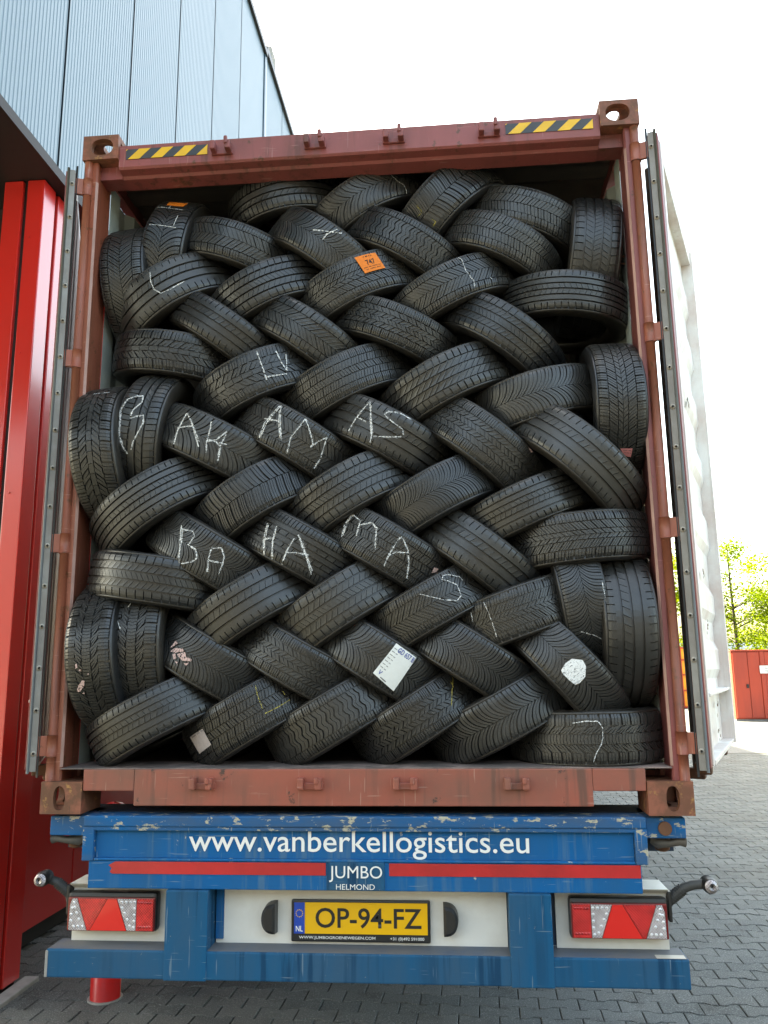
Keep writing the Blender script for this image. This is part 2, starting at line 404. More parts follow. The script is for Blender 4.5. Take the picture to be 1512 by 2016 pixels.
# ------------------------------------------------------------------ ground: interlocking pavers
yard = MB(); yard.add([(-60, -12, -.012), (120, -12, -.012), (120, 14, -.012), (-60, 14, -.012)], [(0, 1, 2, 3)])
ground = yard.build('paved_yard', MAT['joint']); tag(ground, 'grey interlocking concrete pavers of the loading yard', 'paving', kind='structure')
far = MB(); far.add([(-500, 13.98, -.004), (900, 13.98, -.004), (900, 1500, -.004), (-500, 1500, -.004)], [(0, 1, 2, 3)])
far.add([(-500, -400, -.02), (900, -400, -.02), (900, -11.9, -.02), (-500, -11.9, -.02)], [(0, 1, 2, 3)])
fo = far.build('far_paving', MAT['far_paving'], ground)
PL, PP, PA, PB = .2, .123, .0705, .0488           # length, row pitch, half width at the ends and at the waist
PAVROT = rad(-2.0)
def paver_outline(g=.0017):
    h = PL / 2 - g
    return [(-h, -PA), (-.062, -PA), (-.036, -PB), (.036, -PB), (.062, -PA), (h, -PA), (h, PA), (.062, PA), (.036, PB), (-.036, PB), (-.062, PA), (-h, PA)]
OUT = paver_outline()
def paver_geo(cx, cy, z, rot=0.0, tilt=(0, 0)):
    V = []
    for k, (zz, ins) in enumerate(((-.012, 0), (-.004, 0), (0.0, .004))):
        for x, y in OUT:
            x2 = x - math.copysign(min(ins, abs(x)), x); y2 = y - math.copysign(ins, y)
            V.append((cx + x2, cy + y2, z + zz + x2 * tilt[0] + y2 * tilt[1]))
    n = len(OUT); F = []
    for r in (0, 1):
        for i in range(n): F.append((r * n + i, r * n + (i + 1) % n, (r + 1) * n + (i + 1) % n, (r + 1) * n + i))
    t = 2 * n
    F += [(t + 0, t + 1, t + 10, t + 11), (t + 1, t + 2, t + 9, t + 10), (t + 2, t + 3, t + 8, t + 9), (t + 3, t + 4, t + 7, t + 8), (t + 4, t + 5, t + 6, t + 7)]
    return V, F
pv, pf = paver_geo(0, 0, 0)
PAVER_ME = bpy.data.meshes.new('paver'); PAVER_ME.from_pydata(pv, [], pf); PAVER_ME.materials.append(MAT['paver'])
rng = random.Random(3)
Mi = cam.matrix_world.inverted()
def pix(p):
    q = Mi @ Vector(p)
    if q.z > -.1: return None
    return 756 + 1600 * q.x / -q.z, 1008 - 1600 * q.y / -q.z
seen = []; rest = MB(); ca, sa = math.cos(PAVROT), math.sin(PAVROT)
for j in range(-24, 118):
    for i in range(-30, 50):
        lx, ly = i * PL + (PL / 2 if j % 2 else 0), j * PP
        x, y = lx * ca - ly * sa, lx * sa + ly * ca
        if not (-2.34 < x < 8.2 and -3.0 < y < 13.9): continue
        q = pix((x, y, 0))
        if q is None or not (-60 < q[0] < 1572 and 1300 < q[1] < 2076): continue
        z, tl = rng.uniform(-.003, .002), (rng.uniform(-.012, .012), rng.uniform(-.012, .012))
        vis = -20 < q[0] < 1530 and q[1] < 2040 and (q[1] > 1945 or q[0] > 1366 or (q[0] < 85 and q[1] > 1850)) and x > -2.05
        seen.append((vis, (x - .384) ** 2 + (y + 3.14) ** 2, x, y, z, tl))
seen.sort(key=lambda e: (not e[0], e[1]))
for k, (vis, d, x, y, z, tl) in enumerate(seen):
    if vis and k < 298:
        o = bpy.data.objects.new('paver', PAVER_ME); COL.objects.link(o); o.parent = ground
        o.location = (x, y, z); o.rotation_euler = (tl[1], tl[0], PAVROT)
    else:
        V, F = paver_geo(0, 0, z, 0, tl)
        rest.add([(x + a * ca - b * sa, y + a * sa + b * ca, c) for a, b, c in V], F)
tag(rest.build('pavers', MAT['paver'], ground), kind='stuff')

# ------------------------------------------------------------------ warehouse on the left
BX = -1.99                                   # face of the overhanging upper storey
bld = empty('warehouse', (-4, 6, 0), 'red clad warehouse with blue-grey ribbed steel upper storey beside the trailer', 'building')
def bpart(mb, name, mat, smooth=False, parent=None):
    me = mb.mesh(name, smooth); o = link(name, me, parent or bld, mat)
    if parent is None: o.location = (4, -6, 0)
    return o
ZS, ZR, ZR2 = 4.74, 9.99, 10.07
def ribbed(width, h, pitch=.0385, dep=.0028):
    n = int(round(width / pitch)); pts = [(0, 0)]; st = width / n
    for i in range(n):
        a = i * st
        pts += [(a + st * .22, 0), (a + st * .36, -dep), (a + st * .78, -dep), (a + st * .92, 0)]
    pts.append((width, 0))
    V = [(d, y, 0) for y, d in pts] + [(d, y, h) for y, d in pts]; n = len(pts)
    me = bpy.data.meshes.new('wall_panel'); me.from_pydata(V, [], [(i, i + 1, n + i + 1, n + i) for i in range(n - 1)]); me.materials.append(MAT['blue_steel'])
    return me
seams = [-3.75, -2.75, -1.77, -.78, .2, 1.2, 2.18, 3.18, 4.2, 5.22, 6.36]
pm = ribbed(.975, ZR - ZS - .02)
for a, b in zip(seams[:-1], seams[1:]):
    o = link('wall_panel', pm, bld); o.location = (BX + 4, a + .012 - 6, ZS + .01); o.scale = (1, (b - a - .024) / .975, 1)
pm2 = ribbed(.975, ZR2 - ZS - .02)
y = 6.52
while y < 26:
    o = link('wall_panel', pm2, bld); o.location = (BX + 4 - .01, y + .012 - 6, ZS + .01); o.scale = (1, 1.03 / .975, 1); y += 1.055
bpart(MB().box(BX - 3, BX - .02, -3.75, 6.4, ZS + .03, ZR - .05), 'wall_core', MAT['blue_steel_dark'])
bpart(MB().box(BX - 3, BX - .03, 6.4, 26.5, ZS + .03, ZR2 - .05), 'wall_core', MAT['blue_steel_dark'])
bpart(MB().box(BX - .02, BX + .012, 6.37, 6.44, ZS + .004, ZR2 + .02), 'joint_strip', MAT['blue_steel_dark'])
bpart(MB().box(BX - .02, BX + .004, 6.45, 6.515, ZS + .004, ZR2), 'joint_strip', MAT['blue_steel'])
bpart(MB().prism([(-3.2, ZR - .04), (.035, ZR - .04), (.035, ZR + .05), (-3.2, ZR + .07)], 'y', -3.8, 6.44).box(-3.2, .03, 6.441, 26.6, ZR2 - .03, ZR2 + .06), 'roof_edge', MAT['black_plastic']).location = (4 + BX, -6, 0)
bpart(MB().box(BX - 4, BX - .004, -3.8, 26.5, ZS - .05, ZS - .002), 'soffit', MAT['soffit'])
bpart(MB().box(BX - .003, BX + .01, -3.8, 26.5, ZS - .055, ZS + .012), 'drip_flashing', MAT['soffit'])
bpart(MB().box(-2.95, -2.35, 8.3, 8.62, ZR2, ZR2 + 1.7, .02), 'roof_vent', MAT['concrete'])
# clad pier at the near corner
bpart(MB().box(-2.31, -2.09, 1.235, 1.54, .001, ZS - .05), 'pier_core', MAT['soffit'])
for x0, x1, y0, y1 in ((-2.33, -2.21, 1.21, 1.54), (-2.18, -2.07, 1.21, 1.352), (-2.2, -2.07, 1.388, 1.56)):
    bpart(MB().box(x0, x1, y0, y1, .03, ZS - .055, .006), 'cladding_panel', MAT['red_clad'])
for z in (1.0, 1.85, 2.7, 3.55, 4.3):
    for p, q in (((-2.145, 1.209, z), (-2.145, 1.203, z)), ((-2.25, 1.209, z - .2), (-2.25, 1.203, z - .2))):
        bpart(MB().tube([p, q], .006, 8), 'rivet', MAT['red_clad'])
# long wall set back, plinth, dark dock opening
yy = 1.56
while yy < 26:
    bpart(MB().box(-2.5, -2.36, yy + .006, yy + 1.19, .09, ZS - .055, .006), 'cladding_panel', MAT['red_clad']); yy += 1.2
bpart(MB().box(-2.6, -2.372, 1.57, 26, .001, ZS - .06), 'plinth', MAT['plinth'])
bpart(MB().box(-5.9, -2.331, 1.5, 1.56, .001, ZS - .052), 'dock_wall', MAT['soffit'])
bpart(MB().box(-2.068, -1.985, .75, 1.62, -.02, .022, .008), 'kerb_stone', MAT['concrete'])
bpart(MB().tube([(-2.355, 2.4, .95), (-2.34, 3.2, 1.02)], .006, 6), 'cable', MAT['plinth'])

# bollard half hidden by the bumper
bol = empty('bollard', (-1.505, 1.39, 0), 'round red steel bollard standing behind the trailer bumper', 'bollard')
MB().tube([(0, 0, 0), (0, 0, .90), (0, 0, .95), (0, 0, .975), (0, 0, .985)], [.077, .077, .069, .045, .008], 28).build('post', MAT['bollard_red'], bol, True)
MB().tube([(0, 0, -.01), (0, 0, .006)], .09, 28).build('footing', MAT['concrete'], bol)

# ------------------------------------------------------------------ trailer chassis
tr = empty('container_trailer', (0, 1.5, 0), 'blue container trailer with lettered rear panel carrying the shipping container', 'trailer')
def tp(mb, name, mat, parent=None, smooth=False):
    o = link(name, mb.mesh(name, smooth), parent or tr, mat)
    if parent is None: o.location = (0, -1.5, CZ)
    return o
# rear panel
rp = tp(MB().box(-1.0, 1.0, .022, .06, -.158, -.04), 'rear_panel', MAT['blue'])
tp(MB().box(-1.045, 1.045, .0, .09, -.046, -.006, .006), 'top_flange', MAT['blue_worn'])
tp(MB().box(-1.03, 1.03, .004, .03, -.060, -.0465, .003), 'top_lip', MAT['blue_worn'])
for s in (-1, 1):
    tp(MB().box(s * 1.002, s * 1.046, .002, .085, -.168, -.0465, .004), 'side_flange', MAT['blue_worn'])
tp(MB().box(-1.0, 1.0, .006, .05, -.167, -.1585, .003), 'bottom_lip', MAT['blue'])
tp(MB().box(-1.02, 1.02, .01, .075, -.266, -.1685, .004), 'lower_panel', MAT['blue'])
o = link('lettering', text_mesh('www.vanberkellogistics.eu', 1.266, .102, .005), rp, MAT['white_letter']); o.location = (-.005, .0195, -.108)
def ragged(x0, x1, z0, z1, y, seed, rag0=.0):
    r = random.Random(seed); pts = [(x0 + rag0 * r.random() * .5, z0), (x1, z0), (x1, z1), (x0 + rag0 * r.random(), z1)]
    if rag0: pts += [(x0 - rag0 * .3, z1 - .3 * (z1 - z0)), (x0 + rag0 * .35, z1 - .55 * (z1 - z0)), (x0, z0 + .15 * (z1 - z0))]
    return MB().prism([(a, b) for a, b in pts], 'y', y, y + .002)
tp(ragged(-.935, -.116, -.213, -.170, .0075, 2, .02), 'reflective_strip', MAT['red_tape'])
tp(ragged(.118, 1.016, -.213, -.170, .0075, 4), 'reflective_strip', MAT['red_tape'])
nm = tp(MB().box(-.112, .101, .004, .012, -.263, -.167, .003), 'name_plate', MAT['blue_dull'])
o = link('lettering', text_mesh('JUMBO', .195, .056, 0.0), nm, MAT['white_letter']); o.location = (-.005, .0015, -.206)
o = link('lettering', text_mesh('HELMOND', .142, .019, .0), nm, MAT['white_letter']); o.location = (-.006, .0015, -.250)
for s in (-1, 1):
    tp(MB().box(s * 1.047, s * 1.19, .03, .24, -.083, -.012, .005), 'bolster_end', MAT['blue_worn'])
    tl = tp(MB().tube([(s * 1.085, .10, -.10), (s * 1.10, .085, -.108), (s * 1.14, .07, -.107), (s * 1.17, .06, -.098), (s * 1.192, .06, -.10)], [.016, .021, .013, .015, .019], 12), 'twist_lock_handle', MAT['cast_steel'], None, True)
    tp(MB().tube([(s * 1.12, .11, -.084), (s * 1.12, .11, -.135), (s * 1.12, .11, -.142)], [.028, .026, .012], 14), 'lock_bolt', MAT['rust'], None, True)
tp(MB().tube([(1.115, .0295, -.048), (1.115, .02, -.048)], .024, 16), 'rust_boss', MAT['rust'])
# lamp panels
cp = tp(MB().box(-.547, .542, .10, .112, -.4745, -.285), 'centre_panel', MAT['white_panel'])
tp(MB().box(-.5465, -.518, .09, .0995, -.458, -.27), 'blue_edge', MAT['blue'])
for s, x0, x1 in ((-1, -1.112, -.735), (1, .719, 1.118)):
    lb = tp(MB().box(x0, x1, .10, .112, -.4745, -.283).prism([(.06, -.262), (.2, -.262), (.2, -.2655), (.0625, -.2655), (.1, -.2845), (.0965, -.2845)], 'x', min(x0, x1) if s < 0 else 1.0, -1.0 if s < 0 else max(x0, x1)), 'lamp_bracket', MAT['white_panel'])
    # tail lamp
    L0, L1 = (-1.108, -.768) if s < 0 else (.767, 1.107)
    tb = tp(MB().box(L0 - .004, L1 + .004, .050, .0995, -.429, -.290, .014), 'tail_lamp', MAT['black_plastic'])
    tp(MB().box(L0, L1, .044, .056, -.425, -.306, .006), 'lens_rim', MAT['lens_rim'], tb)
    def seg(name, mat, pts, y=.0400):
        pts = [(L0 + .006 + a * (L1 - L0 - .012) if s > 0 else L1 - .006 - a * (L1 - L0 - .012), -.4205 + b * .110) for a, b in pts]
        if s < 0: pts = pts[::-1]
        tp(MB().prism(pts, 'y', y, .0438), name, mat, tb)
    seg('clear_lens', MAT['lens_clear'], [(.20, 0), (.30, 0), (.425, 1), (.20, 1)])
    seg('stop_lens', MAT['lens_red'], [(0, 0), (.192, 0), (.192, 1), (0, 1)])
    seg('triangle_reflector', MAT['lens_tri'], [(.308, 0), (.735, 0), (.54, 1), (.435, 1)], .0385)
    seg('turn_lens', MAT['lens_red'], [(.743, 0), (.77, 0), (.895, 1), (.55, 1)])
    seg('clear_lens', MAT['lens_clear'], [(.778, 0), (.99, 0), (.985, .8), (.96, 1), (.905, 1)])
    # bulb reflectors in the clear and red lenses
    for a in np.linspace(.03, .165, 5):
        for b in (.12, .88): 
            xx = L0 + .006 + a * (L1 - L0 - .012) if s > 0 else L1 - .006 - a * (L1 - L0 - .012)
            tp(MB().tube([(xx, .0402, -.4205 + b * .11), (xx, .0375, -.4205 + b * .11)], [.0055, .002], 8), 'lens_dot', MAT['lens_red'], tb, True)
    for a, b in ((.83, .12), (.88, .12), (.93, .12), (.965, .3), (.965, .5), (.96, .7), (.94, .88), (.875, .35), (.905, .55), (.93, .72), (.22, .9), (.27, .9), (.32, .9), (.37, .9), (.22, .7), (.22, .5), (.22, .3), (.225, .1), (.27, .15), (.30, .35), (.335, .55), (.365, .72)):
        xx = L0 + .006 + a * (L1 - L0 - .012) if s > 0 else L1 - .006 - a * (L1 - L0 - .012)
        tp(MB().tube([(xx, .0402, -.4205 + b * .11), (xx, .037, -.4205 + b * .11)], [.0058, .002], 8), 'lens_dot', MAT['lens_bead'], tb, True)
    # side marker on its rubber arm
    e = -1.215 if s < 0 else 1.262
    b0 = -1.115 if s < 0 else 1.118
    tp(MB().box(b0, b0 + s * .012, .07, .13, -.375, -.272, .004), 'marker_foot', MAT['black_plastic'])
    zt = -.243
    pts = [(b0 + s * .006, .1, -.355), (b0 + s * .014, .1, -.305), (b0 + s * .062, .085, -.262), (b0 + s * .09, .075, -.250), (e - s * .02, .065, zt), (e + s * .006, .06, zt)]
    ma = tp(MB().tube(pts, [.014, .019, .017, .016, .017, .018], 12), 'marker_arm', MAT['grey_plastic'], None, True)
    for q in np.linspace(.1, .9, 7):
        p0, p1 = Vector(pts[1]), Vector(pts[2]); c = p0.lerp(p1, q); dd = (p1 - p0).normalized() * .003
        tp(MB().tube([c - dd, c + dd], .0215, 12), 'arm_rib', MAT['grey_plastic'], ma)
    tp(MB().tube([(e, .085, zt), (e, .04, zt), (e, .028, zt)], [.026, .028, .024], 20), 'marker_housing', MAT['black_plastic'], ma, True)
    tp(MB().tube([(e, .0275, zt), (e, .020, zt), (e, .016, zt)], [.0225, .021, .012], 20), 'marker_lens', MAT['lens_clear'], ma, True)
# number plate
PX0, PX1, PZ0, PZ1 = -.258, .261, -.462, -.316
pl = tp(MB().box(PX0, PX1, .082, .0995, PZ0, PZ1, .006), 'number_plate', MAT['plate_frame'])
tp(MB().box(PX0 + .012, PX1 - .010, .079, .0818, PZ0 + .030, PZ1 - .008), 'plate_face', MAT['plate_yellow'], pl)
tp(MB().box(PX0 + .012, PX0 + .052, .0775, .0788, PZ0 + .030, PZ1 - .008), 'country_band', MAT['plate_blue'], pl)
o = link('lettering', text_mesh('OP-94-FZ', .395, .070, .012), pl, MAT['plate_frame']); o.location = (.032, .0782, -.377)
o = link('lettering', text_mesh('NL', .026, .019, .01), pl, MAT['white_letter']); o.location = (PX0 + .032, .0770, -.415)
for k in range(12):
    a = k * math.pi / 6
    MB().box(-.0017, .0017, 0, .0006, -.0017, .0017).build('star', MAT['yellow'], pl).location = (PX0 + .032 + .0125 * math.cos(a), .0766, -.362 + .0125 * math.sin(a))
o = link('lettering', text_mesh('WWW.JUMBOGROENEWEGEN.COM', .285, .0125, .004), pl, MAT['white_letter']); o.location = (-.085, .0812, -.447)
o = link('lettering', text_mesh('+31 (0)492 591000', .125, .0135, .004), pl, MAT['white_letter']); o.location = (.175, .0812, -.448)
for c in (-.340, .337):
    n = 14; sgn = -1 if c < 0 else 1
    # half-round number plate lamps: flat side toward the plate
    prof = [(-.028 * sgn, -.056), (-.028 * sgn, .056)] + [(-.028 * sgn + sgn * .056 * math.sin(t) ** .7, .056 * math.cos(t)) for t in np.linspace(.12, math.pi - .12, n)]
    if sgn < 0: prof = prof[::-1]
    mb = MB(); V = [(c + a, .0995, -.378 + b) for a, b in prof] + [(c + a * .92, .055, -.378 + b * .92) for a, b in prof] + [(c + a * .6, .045, -.378 + b * .7) for a, b in prof]
    m = len(prof); F = []
    for r in (0, 1): F += [(r * m + i, r * m + (i + 1) % m, (r + 1) * m + (i + 1) % m, (r + 1) * m + i) for i in range(m)]
    F.append(tuple(range(2 * m, 3 * m)))
    mb.add(V, F); tp(mb, 'plate_lamp', MAT['black_plastic'], None, False)
# uprights and bumper
for x0, x1 in ((-.712, -.552), (.545, .696)):
    tp(MB().box(x0, x1, -.004, .14, -.574, -.267, .004), 'upright', MAT['blue_dull'])
bp = tp(MB().box(-1.16, 1.16, .0, .12, -.572, -.475, .006), 'bumper', MAT['blue_dull'])
tp(MB().box(-1.155, 1.155, .006, .118, -.4755, -.4735), 'bumper_top_sheet', MAT['bumper_top'], bp)
tp(MB().box(1.05, 1.15, .003, .04, -.4733, -.4725), 'sticker', MAT['bolt'], bp)
tp(MB().box(-1.1625, -1.152, -.002, .1, -.57, -.48, .002), 'scraped_edge', MAT['concrete'], bp)
# frame rails, cross members, axles and wheels under the container
for s in (-1, 1):
    tp(MB().box(s * .38, s * .52, .12, 11.5, -.16, -.02).box(s * .44, s * .46, .12, 11.5, -.42, -.16).box(s * .38, s * .52, .12, 11.5, -.45, -.42), 'frame_rail', MAT['chassis'])
for yy in (.10, 3.0, 6.0, 9.0, 11.4):
    tp(MB().box(-1.17, 1.17, yy + .05, yy + .22, -.15, -.012), 'cross_member', MAT['chassis'])
tp(MB().box(-.75, .75, .115, .2, -.47, -.17), 'cross_member', MAT['chassis'])
wt = MB(); prof = [(.0, .29), (.02, .30), (.04, .47), (.06, .50), (.30, .50), (.32, .47), (.34, .30), (.34, .29)]; NS = 40
for k in range(NS):
    for a, r in prof: wt.v.append((a, r * math.cos(2 * math.pi * k / NS), r * math.sin(2 * math.pi * k / NS)))
m = len(prof)
for k in range(NS):
    for i in range(m - 1): wt.f.append((k * m + i, k * m + i + 1, ((k + 1) % NS) * m + i + 1, ((k + 1) % NS) * m + i)); wt.m.append(0)
wheel_me = wt.mesh('tyre', True)
rim = MB().tube([(.03, 0, 0), (.09, 0, 0), (.12, 0, 0), (.26, 0, 0)], [.29, .25, .12, .12], 30).mesh('rim', True)
for yy in (3.2, 4.5, 5.8):
    tp(MB().tube([(-1.0, yy, -.65), (1.0, yy, -.65)], .06, 10), 'axle', MAT['chassis'])
    for s in (-1, 1):
        wo_ = link('wheel', wheel_me, tr, MAT['sidewall']); wo_.location = (s * 1.2, yy - 1.5, CZ - .65); wo_.rotation_euler = (0, 0, 0 if s < 0 else math.pi)
        link('rim', rim, wo_, MAT['wheel_rim'])

# ------------------------------------------------------------------ shipping container
H = 2.896; HW = 1.219; LEN = 12.19
ct = empty('shipping_container', (0, 0, CZ), 'red high cube shipping container with doors open, packed with tyres', 'container')
def cp_(mb, name, mat, parent=None, smooth=False): return link(name, mb.mesh(name, smooth), parent or ct, mat)
def casting(top, s, y0):
    """hollow corner casting 162 x 178 x 118 mm with holes in the end, side and outer faces"""
    mb = MB(); t = .026; zb = H - .118 if top else 0.0; X0 = (HW - .162) if s > 0 else -HW
    end_hole = (.088 if s < 0 else .074, .060, .050, .040) if top else (.074 if s < 0 else .088, .058, .0235, .044)
    mb.plate((X0, y0, zb), (1, 0, 0), (0, 0, 1), .162, .118, t, end_hole, p=2.4)
    sx = HW * s
    if s > 0: mb.plate((sx, y0 + t + .0005, zb), (0, 1, 0), (0, 0, 1), .178 - t, .118, t, (.07, .06, .05, .04), p=2.4)
    else: mb.plate((sx, y0 + .178, zb), (0, -1, 0), (0, 0, 1), .178 - t - .0005, .118, t, (.08, .06, .05, .04), p=2.4)
    ix0 = X0 + (0 if s > 0 else t + .0005); 
    if top:
        mb.plate((ix0, y0 + t + .0005, H), (1, 0, 0), (0, 1, 0), .162 - t - .0005, .178 - t, t, (.068, .074, .032, .062), p=2.4)
        mb.box(ix0, ix0 + .1355, y0 + t + .0005, y0 + .178, zb, zb + .012)
    else:
        mb.box(ix0, ix0 + .1355, y0 + t + .0005, y0 + .178, zb + .104, zb + .118)
        mb.plate((ix0, y0 + .178, zb), (1, 0, 0), (0, -1, 0), .162 - t - .0005, .178 - t, t, (.068, .074, .032, .062), p=2.4)
    if not top:                                  # inner and back walls close the box
        mb.box(X0 + .1415 if s < 0 else X0, X0 + .162 if s < 0 else X0 + .02, y0 + t + .001, y0 + .1775, .0265, .1035)
        mb.box(X0 + t + .001, X0 + .162 - t - .001, y0 + .160, y0 + .1775, .0265, .1035)
    return cp_(mb, 'corner_casting', MAT['casting'])
for top in (0, 1):
    for s in (-1, 1): casting(top, s, -.004)
    for s in (-1, 1): cp_(MB().box(s * (HW - .162), s * HW, LEN - .178, LEN, H - .118 if top else 0, H if top else .118, .008), 'corner_casting', MAT['casting'])
XI = HW - .163
# header, posts, sill
hd = cp_(MB().prism([(.012, 2.846), (.012, 2.742), (.020, 2.733), (.060, 2.727), (.070, 2.716), (.145, 2.710), (.15, 2.716), (.15, 2.846)], 'x', -XI, XI).box(-1.165, -XI - .0005, .06, .148, 2.715, 2.777).box(XI + .0005, 1.165, .06, .148, 2.715, 2.777), 'header', MAT['maroon'])
for s in (-1, 1):
    prof = [(HW - .002, .05), (HW - .036, .05), (HW - .038, .022), (HW - .058, .018), (HW - .064, .026), (HW - .052, .15), (HW - .052, .185), (HW - .002, .185)]
    prof = [(s * a, b) for a, b in prof]
    if s > 0: prof = prof[::-1]
    cp_(MB().prism(prof, 'z', .1185, H - .1185), 'corner_post', MAT['brick_red'] if s < 0 else MAT['maroon'])  # right post in darker maroon: its backlit shade is put into the colour
    cp_(MB().prism([(s * (HW - .059), .0165), (s * (HW - .0585), .0215), (s * (HW - .0655), .0275), (s * (HW - .0675), .0265)][::(1 if s < 0 else -1)], 'z', .17, 2.68), 'post_edge', MAT['post_line'])
sl = MB()
sl.box(-.853, .865, .0, .19, .030, .1625, .004)
sl.box(-1.055, -.8535, .0, .19, .084, .1625, .004).box(.8655, 1.055, .0, .19, .084, .1625, .004)
cp_(sl, 'sill', MAT['sill_red'])
cp_(MB().box(-1.152, 1.152, .004, .25, .1630, .1665), 'threshold_plate', MAT['sill_top'])
# cam keepers
def keeper(x, z, topk):
    mb = MB().box(x - .048, x + .048, -.012 if not topk else .0, .011, z - .018, z + .006, .003)
    mb.box(x - .045, x - .022, -.04, .010, z - .016, z + .026, .005).box(x + .020, x + .045, -.04, .010, z - .016, z + .024, .005)
    mb.box(x + .018, x + .034, -.046, -.028, z + .004, z + .040 if topk else z + .028, .005)
    return cp_(mb, 'cam_keeper', MAT['maroon'] if topk else MAT['sill_red'])
for x in (-.583, -.168, .177, .588): keeper(x, 2.785, True)
for x in (-.584, -.172, .184, .590): keeper(x, .108, False)
# hazard stripes
for x0, x1, sg in ((-1.024, -.652, 1), (.659, 1.028, 1)):
    z0, z1 = 2.777, 2.826; hz = MB(); pitch = .072; k = -1; sl_ = .05
    hzo = cp_(MB().box(x0, x1, .0095, .0115, z0, z1), 'hazard_stripe', MAT['black_tape'])
    while x0 + k * pitch * 1.45 < x1:
        a = x0 + k * pitch * 1.45 + .01; q = [(a, z0), (a + pitch * .72, z0), (a + pitch * .72 + sl_, z1), (a + sl_, z1)]
        # clip to the strip
        def clip(poly, lim, keep):
            o_ = []
            for i in range(len(poly)):
                p, r = poly[i], poly[(i + 1) % len(poly)]
                pi, ri = keep(p[0], lim), keep(r[0], lim)
                if pi: o_.append(p)
                if pi != ri: t = (lim - p[0]) / (r[0] - p[0]); o_.append((lim, p[1] + t * (r[1] - p[1])))
            return o_
        q = clip(q, x0, lambda a_, l: a_ >= l); q = clip(q, x1, lambda a_, l: a_ <= l) if q else q
        if len(q) >= 3: hz.prism(q, 'y', .0085, .0094)
        k += 1
    cp_(hz, 'yellow_bars', MAT['yellow'], hzo)
# corrugated sides, roof, floor, front wall
def corrug(name, mat, fn, n0, n1, pitch=.278, dep=.036):
    mb = MB(); pts = []; y = n0
    while y < n1: pts += [(y, 0), (y + .104, 0), (y + .139, dep), (y + .139 + .104, dep)]; y += pitch
    pts = [(min(a, n1), b) for a, b in pts]; m = len(pts)
    V = [fn(a, b, 0) for a, b in pts] + [fn(a, b, 1) for a, b in pts]
    mb.add(V, [(i, i + 1, m + i + 1, m + i) for i in range(m - 1)]); return cp_(mb, name, mat)
for s in (-1, 1):
    corrug('side_wall', MAT['inner_wall'], lambda a, b, t: (s * (1.165 + b), a, .15 + t * 2.62), .186, LEN - .1)
    cp_(MB().box(s * 1.15, s * 1.214, .19, LEN - .18, .05, .149), 'bottom_rail', MAT['brick_red'])
    cp_(MB().box(s * 1.166, s * 1.21, .19, LEN - .18, 2.785, 2.85), 'top_rail', MAT['maroon'])
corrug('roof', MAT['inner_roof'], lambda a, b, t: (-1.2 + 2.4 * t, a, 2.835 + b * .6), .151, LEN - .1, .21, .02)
cp_(MB().box(-1.148, 1.148, .251, LEN - .1, .128, .160), 'floor', MAT['floor_ply'])
cp_(MB().box(-1.2, 1.2, LEN - .08, LEN - .04, .1, 2.83), 'front_wall', MAT['brick_red'])
for yy in np.arange(.5, LEN - .5, .6): cp_(MB().box(-1.14, 1.14, yy, yy + .05, .03, .1275), 'floor_beam', MAT['brick_red'])
for s in (-1, 1):
    for z in (2.25, 1.2, .42):
        cp_(MB().tube([(s * 1.163, .21, z), (s * 1.14, .20, z), (s * 1.145, .20, z + .03), (s * 1.163, .21, z + .035)], .005, 6), 'lashing_ring', MAT['rust'])
# hinge rods and barrels
HZ = (2.655, 1.846, 1.048, .250)
for s in (-1, 1):
    ed = [.1185] + [q for z in HZ[::-1] for q in (z - .041, z + .041)] + [H - .1185]
    for a, b in zip(ed[::2], ed[1::2]):
        cp_(MB().tube([(s * (HW - .021), .022, a), (s * (HW - .021), .022, b)], .0185, 14), 'hinge_rod', MAT['brick_red'], None, True)
